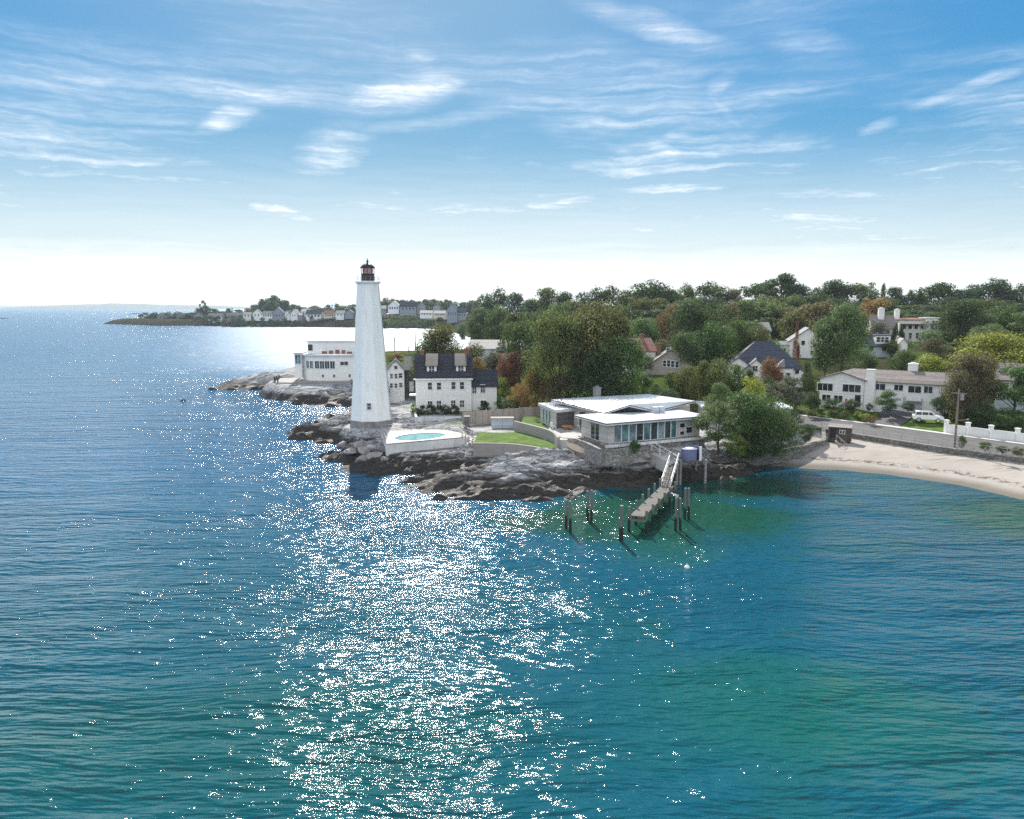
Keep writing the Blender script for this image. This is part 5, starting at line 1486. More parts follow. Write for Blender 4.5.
t, w, e, o = simple_house('mansion', 'large white house high on the hill with a red-brown roof and tall chimneys', 898, 934, 344, 228, R(-10), 320, .5, 10, 'x', 'white', 'tile_roof', hip=True,
                          wins=[(904, 327, 2.6, 4), (910, 327, 2.6, 4), (916, 327, 2.6, 4), (922, 327, 2.6, 4), (903, 336, 2.4, 5), (910, 336, 2.4, 5), (917, 336, 2.4, 5), (923, 336, 2.4, 5), (931, 328, 2, 4)], chims=[(.06, .5, 3, 1.3, 'white')])
x, z = onplane(912, 326, o, R(-10)); MB().box(x - 3.3, x + 3.3, -1.6, -.01, e - 1.3, e - 1.15).build('porch', M['tile_roof'], t)
MB().box(w - 3.0, w + .3, -1.5, 5, -2, e + .5).build('corner_tower', M['white'], t); MB().box(w - 3.2, w + .5, -1.7, 5.2, e + .51, e + .8).build('tower_roof', M['white_roof'], t)
window(t, (w - 1.4, -1.51, e - 2.6), 0, .8, 1.5, 1, 2)
t, w, e, o = simple_house('gabled_house', 'grey-roofed gabled house with a white chimney next to the hilltop white house', 872, 895, 344, 222, R(-12), 328, 3.6, 9, 'x', 'cream', 'asphalt_roof',
                          wins=[(880, 331, 3, 4), (888, 331, 3, 4), (884, 337, 3, 4)], chims=[(.45, .4, 5.6, 1.5, 'white')])
t, w, e, o = simple_house('blue_house', 'pale blue house with a white dormer below the hilltop houses', 864, 891, 361, 190, R(-12), 346, 2.6, 9, 'x', 'bluegrey', 'slate_blue', wins=[(871, 349, 4, 4), (884, 349, 4, 4)])
MB().box(w * .4, w * .95, .6, 4.5, e + .3, e + 2.6).build('dormer', M['white'], t); MB().box(w * .36, w * .99, .3, 4.8, e + 2.61, e + 2.8).build('dormer_roof', M['slate_blue'], t)
for u in (.52, .66, .8): window(t, (w * u, .595, e + 1.0), 0, 1.0, 1.2, 1, 2)
simple_house('low_building', 'long low building with a pale grey roof and bluish wall behind the orange trees', 468, 523, 360, 232, R(-6), 349, 2.4, 12, 'x', 'bluegrey', 'light_roof', wins=[(505, 350.5, 18, 6)], chims=[(.62, .3, 3.3, .7, 'black')], cat='building')
simple_house('white_house', 'narrow white flat-topped building among trees by the far end of the bay', 481.5, 490.5, 330, 430, R(-8), 315.5, .6, 6, 'x', 'white', 'white_roof', wins=[(484, 318, 1.6, 3), (487.5, 318, 1.6, 3)], cat='building', hip=True)
simple_house('gabled_house', 'red-brown roofed house just left of the taupe gable, mostly behind leaves', 628, 655, 372, 172, R(8), 351, 2.6, 9, 'x', 'white', 'tile_roof', wins=[(640, 355, 4, 5)], chims=[(.7, .5, 3.5, .8, 'brick')])
simple_house('white_house', 'white house wall glimpsed between trees above the red-brown roof', 636, 657, 352, 215, R(-10), 336, 3.0, 8, 'y', 'bluegrey', 'light_roof', wins=[(643, 338, 3, 4), (650, 338, 3, 4)])
simple_house('hillside_house', 'pale roofed house half hidden behind a brown tree above the navy roof', 748, 770, 345, 230, R(-5), 331, 2.4, 8, 'x', 'white', 'light_roof', wins=[(757, 335, 3, 4)])
simple_house('white_house', 'white house behind the red-leaved tree at the pillar wall', 993, 1040, 415, 135, R(-35), 380, 2.6, 9, 'x', 'bluegrey', 'asphalt_roof', wins=[(1004, 388, 6, 8), (1016, 390, 6, 8)])
gp = at(902.5, 356, 185)
t = thing('garden_shed', 'slim white gable of a small shed below the hilltop house', 'shed', gp, R(-10))
gable_body(MB(), -1.0, 1.0, 0, 3, -2, 3.0, 1.2, 'y').build('wall', M['white'], t); gable_roof(MB(), -1.0, 1.0, 0, 3, 3.0, 1.2, 'y', .2).build('roof', M['light_roof'], t)
MB().box(-.45, .45, -.05, -.004, -.2, 1.9).build('door', M['trim'], t)

# far shore houses
FAR = [  # px left, right, base, Y, eave, rise, axis, wall, roof, label
    (158, 172, 322, 925, 316.0, 3.0, 'x', 'shaded_grey', 'slate', 'low grey house farthest out on the headland'),
    (177, 190, 321.5, 905, 316.5, 3.5, 'x', 'shaded_grey', 'slate_blue', 'second grey-blue house out on the headland'),
    (194, 204, 321.5, 890, 315.5, 4, 'y', 'shaded_grey', 'slate', 'grey gabled house below the single bare tree'),
    (208, 222, 321, 865, 316, 3, 'x', 'white', 'slate_blue', 'pale low house between the bare tree and the long low house'),
    (243, 251, 318.5, 845, 314.5, 2.5, 'x', 'white', 'slate', 'small white house among bushes left of the narrow white gable'),
    (298, 302, 318.5, 830, 315, 2, 'x', 'shaded_grey', 'light_roof', 'tiny grey house between the steep white gable and the wide white house'),
    (335.5, 344, 317.5, 815, 313.5, 3, 'x', 'white', 'slate_blue', 'white far-shore house right beside the lighthouse tower edge'),
    (345, 353, 316.5, 812, 312.5, 3, 'y', 'shaded_grey', 'slate', 'blue-grey gable partly behind the lighthouse top section'),
    (376, 386, 313, 805, 308.5, 3, 'x', 'shaded_grey', 'slate', 'blue-grey house just right of the lighthouse tower on the far shore'),
    (433, 440, 311, 800, 307, 3, 'y', 'shaded_grey', 'slate_blue', 'small blue-grey gable among trees above the low cream house'),
    (226, 241, 320.5, 845, 315.5, 3.0, 'x', 'shaded_grey', 'slate', 'long low far-shore house nearest the headland'),
    (253, 261, 318.5, 835, 313, 4.0, 'y', 'white', 'slate', 'narrow white gable on the far shore left of the tall tree clump'),
    (262, 272, 318.5, 835, 314, 3.0, 'x', 'white', 'slate_blue', 'white far-shore cottage below the left edge of the tall tree clump'),
    (272, 284, 319, 832, 313, 6.5, 'y', 'shaded_grey', 'slate_blue', 'large blue-gabled far-shore house below the tall tree clump'),
    (285, 289, 318, 832, 313, 3, 'y', 'white', 'slate', 'tiny white gable right of the large blue-gabled house'),
    (291, 297, 318.5, 828, 313.5, 4.5, 'y', 'white', 'light_roof', 'bright white steep gable on the far shore'),
    (301, 309, 315, 836, 311.5, 2.5, 'x', 'white', 'light_roof', 'white far-shore house set higher, roof nearly white'),
    (306, 321, 319, 826, 314.0, 4.5, 'x', 'white', 'slate_blue', 'wide white far-shore house with a blue roof left of the lighthouse'),
    (324, 334, 318.5, 822, 313.5, 3.5, 'x', 'cream', 'tile_roof', 'cream far-shore house closest to the lighthouse tower'),
    (388, 399, 311.5, 800, 305.8, 5.0, 'y', 'white', 'light_roof', 'white gambrel-like gable on the far shore right of the tower'),
    (400, 416, 313, 795, 306.5, 5.0, 'x', 'shaded_grey', 'slate', 'broad grey shingled house on the green far-shore lawn'),
    (417, 425, 312, 800, 306.5, 4.0, 'y', 'shaded_grey', 'slate_blue', 'small blue gable beside the broad grey house'),
    (447, 457, 320, 735, 309.5, 6.5, 'y', 'shaded_grey', 'slate_blue', 'tall blue-grey gabled house at the head of the bay'),
    (456, 466, 320, 738, 312, 4.0, 'x', 'shaded_grey', 'slate_blue', 'side wing house joined behind the tall blue-grey gable'),
    (420, 432, 316, 770, 313, 2.5, 'x', 'white', 'light_roof', 'low white house by the far green lawn'),
    (434, 445, 317, 765, 313.3, 2.5, 'x', 'cream', 'light_roof', 'low cream house between the far lawn and the tall gable')]
for (a, b, base, Y, ev, rise, ax, wl, rf, lab) in FAR:
    ww = b - a
    wn_ = [(a + ww * u, base - (base - ev) * .62, ww * .13, (base - ev) * .36) for u in ((.28, .68) if ww < 9 else (.18, .4, .62, .84))]
    simple_house('shore_house', lab, a, b, base, Y, R(rnd.uniform(-8, 8)), ev, rise, 10, ax, wl, rf, wins=wn_, over=.5, group='houses on the far shore')

def hit(px, py):
    r_ = ray(px, py); y = 70.0
    while y < 200:
        t_ = y / r_.y
        if HC + r_.z * t_ < gz(r_.x * t_, y): break
        y += .4
    return Vector((r_.x * t_, y, HC + r_.z * t_))


# boulders piled below the pool terrace
k = 0
for (px, py, z, s) in [(350, 452, 1.2, 1.5), (358, 446, 2.0, 1.3), (366, 451, 1.5, 1.6), (374, 456, 1.2, 1.4), (372, 444, 2.6, 1.3), (380, 449, 2.2, 1.1), (363, 459, .8, 1.3), (384, 459, 1.2, 1.0), (345, 446, 1.6, 1.2), (378, 438, 3.0, 1.1), (367, 438, 2.9, 1.1),
                       (600, 463, 2.6, 1.9), (636, 462, 2.4, 2.7), (655, 464, 2.0, 1.7), (620, 458, 3.2, 1.4), (610, 455, 3.4, 1.2), (668, 470, 1.4, 1.5), (646, 457, 3.2, 1.1), (632, 452, 3.8, 1.0)]:
    p = hit(px, py); pool_side = px < 500
    o = boulder('angular grey boulder in the pile below the pool terrace' if pool_side else 'grey boulder on the bank below the glass house', 'boulder', (p.x, p.y, p.z + .05 * s), (s * rnd.uniform(.85, 1.15), s * rnd.uniform(.8, 1.1), s * rnd.uniform(.8, 1.1)), 300 + k, M['rock'],
                'boulders below the pool terrace' if pool_side else 'boulders below the glass house', .7, rnd.uniform(0, 3)); k += 1


# ------------------------------------------------------------------ sea haze
HAZE = 0.00008
hz = bpy.data.materials.new('sea_haze'); hz.use_nodes = True; hz.node_tree.nodes.clear(); HN = NT(hz.node_tree)
pv = HN.new('ShaderNodeVolumePrincipled', {'Color': (0.80, 0.88, 0.96), 'Density': HAZE, 'Anisotropy': 0.1})
HN.l.new(pv.outputs[0], HN.new('ShaderNodeOutputMaterial').inputs['Volume'])
hb = MB().box(-46000, 46000, -46000, 46000, -7, 52).build('haze', hz); hb['kind'] = 'stuff'


# ------------------------------------------------------------------ trees
def tree_meshes(seed, kind, nleaf, leaf, nlobe):
    """unit tree: width 1, height 1; returns crown mesh, trunk mesh"""
    r = np.random.default_rng(seed); pr = random.Random(seed)
    lobes = []
    z_lo = {'round': .2, 'tall': .16, 'cone': .06, 'bush': .0, 'airy': .22, 'wide': .24}[kind]
    for i in range(nlobe):
        if kind == 'cone':
            u = pr.random() ** .8; z = z_lo + u * (1 - z_lo) * .93; rad = .46 * (1 - u) ** .75 * pr.uniform(.6, 1.0); a = pr.uniform(0, 6.283)
            s = .10 + .13 * (1 - u); lobes.append((rad * math.cos(a), rad * math.sin(a), z, s, s, s * .9))
        else:
            a = pr.uniform(0, 6.283); u = pr.random()
            zz = z_lo + .08 + (1 - z_lo - .14) * u
            prof = math.sin(math.pi * min(1, max(0, (.14 + .80 * u)))) ** .65
            if kind == 'tall': prof *= .95
            out_ = pr.random() < .16; rr_ = (.47 if out_ else .37) * prof * math.sqrt(pr.uniform(.5 if out_ else .12, 1.0)) * (1 + .18 * math.sin(2 * a + seed) + .12 * math.sin(3 * a + 2.1 * seed)); s = pr.uniform(.07, .11) if out_ else pr.uniform(.09, .18) * (1.1 if kind != 'airy' else .8)
            lobes.append((rr_ * math.cos(a), rr_ * math.sin(a), zz, s * 1.15, s * 1.15, s * (.7 if kind == 'airy' else .85)))
    lobes = np.array(lobes); w = lobes[:, 3] ** 2; w = w / w.sum()
    idx = r.choice(len(lobes), nleaf, p=w); L = lobes[idx]
    d = r.normal(size=(nleaf, 3)); d[:, 2] += .25; d /= np.linalg.norm(d, axis=1)[:, None]
    rad = (r.uniform(.35, 1.12, nleaf) ** .6)[:, None]
    c = L[:, :3] + d * L[:, 3:6] * rad + r.normal(size=(nleaf, 3)) * .008
    c[:, 2] = np.where(c[:, 2] < .01, .01 - (c[:, 2] - .01) * .3, c[:, 2]); zmax = np.percentile(c[:, 2], 99.7); c[:, 2] /= zmax
    n = d * 1.0 + r.normal(size=(nleaf, 3)) * .45 + np.array([0, 0, .25]); n /= np.linalg.norm(n, axis=1)[:, None]
    up = r.normal(size=(nleaf, 3)); a = np.cross(n, up); a /= np.linalg.norm(a, axis=1)[:, None]; b = np.cross(n, a)
    sz = leaf * r.uniform(.55, 1.35, nleaf)[:, None]
    asp = r.uniform(.55, .9, nleaf)[:, None]
    v = np.stack([c - a * sz, c - b * sz * asp, c + a * sz, c + b * sz * asp + n * sz * .3], 1).reshape(-1, 3)
    me = bpy.data.meshes.new('crown'); nf = nleaf
    me.vertices.add(nf * 4); me.vertices.foreach_set('co', v.astype(np.float32).ravel())
    me.loops.add(nf * 4); me.loops.foreach_set('vertex_index', np.arange(nf * 4))
    me.polygons.add(nf); me.polygons.foreach_set('loop_start', np.arange(0, nf * 4, 4)); me.polygons.foreach_set('loop_total', np.full(nf, 4))
    me.update(calc_edges=True); me.materials.append(M['leaf'])
    mb = MB(); tr = .022
    if kind != 'bush':
        mb.tube((0, 0, -.06), (.01, 0, z_lo + .12), tr, tr * .75, 8); mb.tube((.01, 0, z_lo + .1), (0, .01, .78), tr * .75, tr * .2, 7)
        for q in lobes[:: max(1, nlobe // 9)]: mb.tube((.006, 0, max(.1, q[2] - .22)), (q[0], q[1], q[2]), tr * .42, tr * .12, 5)
    else:
        for q in lobes[:: max(1, nlobe // 6)]: mb.tube((0, 0, -.03), (q[0], q[1], q[2]), .014, .005, 5)
    to = mb.build('trunk', M['bark']); tm = to.data; bpy.data.objects.remove(to)
    return me, tm


VAR = {}


def variant(kind, lod, i):
    k = (kind, lod, i)
    if k not in VAR:
        nl, lf, nb = {'hi': (15000, .0115, 46), 'near': (8000, .0155, 34), 'mid': (5200, .021, 30), 'far': (1600, .036, 20)}[lod]
        VAR[k] = tree_meshes(hash(k[0]) % 1 + 1000 * ('round', 'tall', 'cone', 'bush', 'airy', 'wide').index(kind) + 100 * ('hi', 'near', 'mid', 'far').index(lod) + i, kind, nl, lf, nb)
    return VAR[k]


COLS = {'dark': (.028, .052, .020), 'green': (.045, .085, .024), 'mid': (.055, .085, .030), 'olive': (.066, .078, .026), 'yellow': (.165, .185, .024), 'lime': (.10, .15, .025), 'brown': (.080, .062, .032),
        'rust': (.105, .052, .030), 'red': (.11, .040, .032), 'orange': (.15, .092, .028), 'grey': (.075, .080, .062), 'blue': (.026, .050, .034), 'pine': (.022, .045, .024), 'light': (.075, .115, .042), 'bronze': (.072, .072, .026)}


def plant(x, y, z, w, h, kind, lod, colr, label, group=None, cat=None, name=None, i=None, parts=None):
    i = rnd.randrange(5) if i is None else i
    cm, tm = variant(kind, lod, i)
    c = COLS[colr]; j = rnd.uniform(.85, 1.18); cc = (c[0] * j * rnd.uniform(.92, 1.08), c[1] * j, c[2] * j, 1)
    name = name or {'cone': 'conifer_tree', 'bush': 'shrub'}.get(kind, 'tree'); cat = cat or ('shrub' if kind == 'bush' else 'tree')
    t = thing(name, label, cat, (x, y, z), rnd.uniform(0, 6.28), group); t.scale = (w, w, h)
    for nm, me in (('crown', cm), ('trunk', tm)):
        o = bpy.data.objects.new('foliage' if (kind == 'bush' and nm == 'crown') else ('stem' if kind == 'bush' else nm), me); COL.objects.link(o); o.parent = t; o.color = cc
    return t


def tree(px, pyt, wpx, Y, kind, lod, colr, label, group=None, pyb=None, minh=3.0, **kw):
    top = at(px, pyt, Y); z = gz(top.x, Y) - .15 if pyb is None else at(px, pyb, Y).z
    k = math.hypot(Y, top.x) / FOC if False else Y / FOC
    return plant(top.x, Y, z, wpx * k, max(minh if kind != 'bush' else .5, top.z - z), kind, lod, colr, label, group, **kw)


G1 = 'trees around the shore houses'
tree(598, 301, 88, 132, 'round', 'hi', 'bronze', 'huge bronze-green broad tree behind the glass house, the largest crown in view', G1, i=0)
tree(560, 312, 72, 128, 'round', 'hi', 'olive', 'olive-green tree on the left flank of the huge bronze tree', G1, i=1)
tree(620, 336, 66, 126, 'round', 'hi', 'green', 'green tree on the right flank of the huge bronze tree, behind the glass house', G1, i=2)
tree(598, 352, 60, 123, 'round', 'near', 'dark', 'darker green tree directly behind the chimney of the glass house', G1)
tree(536, 366, 34, 129, 'bush', 'near', 'orange', 'orange and green shrub behind the board fence', G1)
tree(560, 372, 36, 125, 'bush', 'near', 'brown', 'brownish shrub between the fence and the glass house pavilion', G1)
tree(520, 318, 44, 154, 'round', 'near', 'mid', 'mid-green tree left behind the huge bronze tree', G1)
tree(442, 324, 54, 156, 'round', 'hi', 'bronze', 'dense yellow-green tree rising behind the dormered white house', G1, i=1)
tree(424, 340, 34, 153, 'round', 'near', 'green', 'green tree at the left behind the white dormered house roof', G1)
tree(470, 344, 46, 162, 'wide', 'near', 'olive', 'olive tree right behind the dormered house before the pale roof', G1)
tree(478, 358, 30, 149, 'bush', 'near', 'orange', 'orange autumn shrub over the wing roof of the dormered house', G1)
tree(510, 352, 34, 146, 'round', 'near', 'red', 'red-leaved tree between the dormered house and the huge bronze tree', G1)
tree(494, 350, 36, 154, 'round', 'near', 'grey', 'greyish thin tree beside the red-leaved one', G1)
tree(500, 378, 30, 139, 'bush', 'near', 'lime', 'light green shrub right of the dormered house wing', G1)
tree(521, 384, 26, 131, 'bush', 'near', 'orange', 'orange-tinted shrub just above the board fence, by its middle', G1)
tree(508, 397, 34, 132, 'bush', 'near', 'mid', 'low green shrub above the board fence near the house wing', G1)
tree(484, 401, 16, 131, 'bush', 'near', 'dark', 'small dark shrub at the door of the house wing', G1)
tree(396, 352, 22, 240, 'bush', 'mid', 'orange', 'orange-brown thicket behind the gabled house by the bay', G1)
tree(386, 380, 10, 151, 'bush', 'mid', 'dark', 'dark shrub at the left foot of the white gable house behind the tower', G1)
tree(355, 378, 10, 178, 'bush', 'mid', 'olive', 'small olive shrub at the end of the stone terrace by the tower', G1)
for q, (px, w_) in enumerate(((421, 13), (430, 13), (439, 12), (447, 13), (455, 12))):
    tree(px, 405.5 - q % 2, w_, 129.5, 'bush', 'mid', 'dark', 'dark clipped shrub in the row below the windows of the dormered house', 'shrubs below the dormered house', pyb=416)
tree(414, 404, 9, 131, 'bush', 'mid', 'lime', 'small yellow-green shrub at the left corner of the dormered house', G1, pyb=414)
# conifer row behind glass house
for q, (px, pyt, w_, cl) in enumerate(((656, 384, 22, 'green'), (672, 372, 26, 'green'), (688, 366, 28, 'olive'), (704, 361, 30, 'olive'), (719, 359, 30, 'olive'), (735, 364, 28, 'green'), (750, 370, 26, 'dark'), (765, 376, 24, 'dark'))):
    tree(px, pyt, w_ * 1.25, 129 + (q % 2) * 2, 'tall' if q % 3 else 'cone', 'near', cl, ('olive' if cl == 'olive' else 'dark green' if cl == 'dark' else 'green') + ' evergreen in the tall hedge row behind the glass house', 'hedge row of evergreens behind the glass house')
tree(640, 372, 40, 134, 'bush', 'near', 'green', 'green shrub left of the evergreen hedge row below the taupe gable', G1)
tree(665, 388, 36, 124, 'bush', 'near', 'blue', 'dark bluish shrub close behind the glass house roof', G1)
tree(718, 383, 30, 118, 'airy', 'near', 'light', 'small light green feathery tree beside the glass house roof', G1)
# shore trees right of glass house
tree(756, 392, 76, 101.5, 'round', 'hi', 'green', 'dense bushy green tree on the shore wall right of the dock', G1, i=2, pyb=456)
tree(720, 403, 52, 100, 'airy', 'hi', 'light', 'loose light green tree leaning in front of the glass house end', G1, pyb=452)
tree(783, 408, 46, 104.5, 'round', 'near', 'dark', 'dark green tree at the right end of the shore tree clump', G1, pyb=450)
tree(735, 434, 30, 97.5, 'bush', 'near', 'lime', 'low bright green shrub at the foot of the shore trees', G1, pyb=455)
tree(762, 438, 34, 98.5, 'bush', 'near', 'dark', 'dark low shrub under the dense shore tree', G1, pyb=457)
tree(806, 424, 20, 112, 'bush', 'near', 'dark', 'dark shrub on the old stone wall left of the hut', G1, pyb=442)
tree(635, 440, 14, 95, 'bush', 'near', 'green', 'round green shrub on the boulders below the glass house', G1, pyb=454)
tree(752, 376, 30, 122, 'bush', 'near', 'yellow', 'yellowish shrub behind the dense shore tree', G1)
tree(750, 412, 48, 100, 'bush', 'hi', 'green', 'broad bright green bush filling the space between the shore trees', G1, i=0, pyb=458)
tree(776, 409, 52, 102, 'bush', 'hi', 'light', 'light green broad bush right in the shore tree clump', G1, i=1, pyb=455)
# grey shrubs left of long white house
tree(788, 376, 44, 131, 'airy', 'near', 'grey', 'grey-leaved spreading tree left of the long white house', G1)
tree(770, 384, 34, 128, 'airy', 'near', 'grey', 'smaller grey-leaved tree in front of the navy roof house', G1)
tree(772, 358, 30, 152, 'round', 'near', 'rust', 'small rust-tinted tree before the bay window of the navy roof house', G1)
tree(807, 362, 24, 153, 'cone', 'near', 'dark', 'dark green conifer right of the navy roof house', G1)
tree(812, 392, 22, 138, 'bush', 'near', 'dark', 'dark shrub at the left end of the long white house', G1)
for (px, pyt, w_, cl, lab) in ((832, 398, 22, 'dark', 'dark shrub below the first picture window of the long white house'), (853, 399, 20, 'dark', 'dark shrub right of the red flag'), (889, 390, 28, 'green', 'tall round green shrub before the middle of the long white house'),
                               (908, 402, 18, 'dark', 'dark shrub by the garage of the long white house'), (938, 397, 18, 'dark', 'dark shrub at the right corner of the long white house'), (870, 403, 9, 'dark', 'small dark shrub under the white chimney')):
    tree(px, pyt, w_, 139 - (px - 818) * .1, 'bush', 'near', cl, lab, 'shrubs along the long white house', pyb=411)
for q, (px, py, cl) in enumerate(((812, 411.5, 'olive'), (822, 410, 'olive'), (833, 410.8, 'mid'), (845, 412, 'olive'), (858, 413, 'lime'), (866, 415, 'yellow'), (871, 417.3, 'orange'))):
    p = P(px, py + 2.5, 3.2)
    plant(p.x, p.y, gz(p.x, p.y) if False else 2.75, 2.1, 1.15, 'bush', 'mid', cl, 'low ' + {'olive': 'olive', 'mid': 'green', 'lime': 'light green', 'yellow': 'yellow flowering', 'orange': 'orange flowering'}[cl] + ' bush in the curved bed beside the driveway', 'bushes of the curved bed')
# roadside shrubs
for (px, pyt, pyb, w_, cl, lab) in ((962.5, 435.5, 448, 9, 'olive', 'upright olive shrub on the seawall beside the utility pole'), (986, 442, 451, 13, 'green', 'green shrub on the seawall, second from the utility pole'), (1003, 446, 453.5, 13, 'mid', 'low dull green shrub on the seawall, third from the utility pole'), (1018, 447, 455.5, 12, 'olive', 'low shrub on the seawall at the edge of the photo')):
    p = P(px, pyb, 2.4); tree(px, pyt, w_ * 1.15, p.y, 'bush', 'near', cl, lab, 'shrubs on the seawall', pyb=pyb)
# right side trees
tree(1002, 333, 112, 147, 'wide', 'hi', 'yellow', 'broad yellow-green tree at the right edge of the photo', G1, i=0)
tree(1060, 338, 80, 143, 'round', 'near', 'lime', 'light green tree beyond the broad yellow tree', G1)
tree(974, 352, 56, 128, 'round', 'hi', 'brown', 'large brown tree behind the white pillar wall', G1, i=1)
tree(962, 372, 40, 126, 'bush', 'near', 'brown', 'brown bushy growth at the left foot of the large brown tree', G1)
tree(1018, 366, 60, 125, 'airy', 'near', 'green', 'thin green tree right of the large brown tree by the pillar wall', G1)
tree(930, 354, 44, 160, 'round', 'near', 'yellow', 'yellow-green tree above the right end of the long white house', G1)
tree(905, 350, 34, 165, 'round', 'near', 'green', 'green tree above the rear chimney of the long white house', G1)
tree(950, 392, 26, 131, 'bush', 'near', 'dark', 'dark shrub behind the parked SUV', G1)
tree(980, 402, 40, 123, 'bush', 'near', 'dark', 'dark shrub in shade behind the pillar wall', G1)
tree(1010, 408, 36, 120, 'bush', 'near', 'green', 'green shrub in shade behind the pillar wall', G1)
# slope trees
G2 = 'trees on the hillside'
tree(845, 304, 62, 165, 'tall', 'hi', 'light', 'big pale-leaved tree with a visible trunk above the long white house', G2, i=0)
tree(828, 318, 34, 168, 'tall', 'near', 'mid', 'mid-green tree close left of the big pale-leaved tree', G2)
tree(797.5, 322, 9, 178, 'cone', 'near', 'red', 'slim dark red column tree in front of the tall white gabled house', G2)
tree(700, 300, 74, 185, 'round', 'hi', 'dark', 'big dark green tree above the gap between taupe and navy roofs', G2, i=2)
tree(716, 322, 50, 172, 'round', 'near', 'green', 'green tree behind the navy roof, left end', G2)
tree(686, 332, 44, 165, 'round', 'near', 'dark', 'dark green tree right above the taupe gable', G2)
tree(675, 304, 40, 215, 'round', 'near', 'rust', 'rust-red tree peeking left of the big dark green tree', G2)
tree(728, 304, 36, 210, 'round', 'near', 'brown', 'brown tree peeking right of the big dark green tree', G2)
tree(740, 318, 40, 190, 'round', 'near', 'green', 'green tree above the navy roof, beside the brown tree', G2)
tree(758, 326, 36, 185, 'round', 'near', 'bronze', 'bronze-brown round tree above the middle of the navy roof', G2)
tree(775, 340, 34, 170, 'bush', 'near', 'green', 'green thicket above the right of the navy roof', G2)
tree(768, 299, 46, 265, 'wide', 'mid', 'light', 'pale green broad tree below the highest skyline tree', G2)
tree(745, 300, 40, 262, 'wide', 'mid', 'light', 'pale grey-green tree beside the broad pale one', G2)
tree(815, 302, 60, 235, 'wide', 'mid', 'brown', 'olive-brown spreading tree above the tall white gabled house', G2)
tree(796, 312, 40, 228, 'round', 'mid', 'bronze', 'bronze tree left above the tall white gabled house', G2)
tree(873, 298, 36, 262, 'round', 'mid', 'orange', 'orange-brown tree left above the hilltop white house', G2)
tree(880, 322, 26, 205, 'round', 'mid', 'grey', 'greyish flowering tree before the hilltop gabled house', G2)
tree(892, 340, 24, 188, 'round', 'near', 'olive', 'olive tree below the hilltop white house', G2)
tree(896.5, 322, 8, 220, 'cone', 'mid', 'dark', 'slim dark conifer against the hilltop white house, left one', G2)
tree(902, 324, 7, 220, 'cone', 'mid', 'dark', 'slim dark conifer against the hilltop white house, right one', G2)
tree(962, 300, 74, 205, 'tall', 'hi', 'dark', 'tall dark green tree right of the hilltop white house', G2, i=1)
tree(930, 330, 40, 195, 'round', 'near', 'mid', 'mid-green tree below the corner tower of the hilltop house', G2)
tree(935, 338, 30, 180, 'bush', 'near', 'brown', 'brown thicket below the hilltop house, right side', G2)
tree(905, 352, 30, 175, 'bush', 'near', 'green', 'green thicket around the slim white shed', G2)
tree(1000, 306, 60, 215, 'round', 'near', 'green', 'green round tree right of the tall dark tree', G2)
tree(1030, 312, 60, 205, 'round', 'near', 'mid', 'mid-green tree at the right edge above the yellow tree', G2)
tree(990, 324, 46, 185, 'round', 'near', 'light', 'pale green tree behind the yellow-green tree', G2)
tree(866, 345, 30, 172, 'bush', 'near', 'green', 'green thicket before the pale blue house', G2)
tree(645, 318, 40, 215, 'round', 'near', 'green', 'green tree above the half hidden white wall', G2)
tree(662, 340, 30, 180, 'round', 'near', 'olive', 'olive tree between the hidden white wall and the taupe gable', G2)
tree(640, 352, 30, 166, 'round', 'near', 'green', 'green tree left of the taupe gable by the huge bronze tree', G2)
tree(860, 328, 26, 195, 'round', 'near', 'mid', 'green tree between the big pale-leaved tree and the blue house', G2)
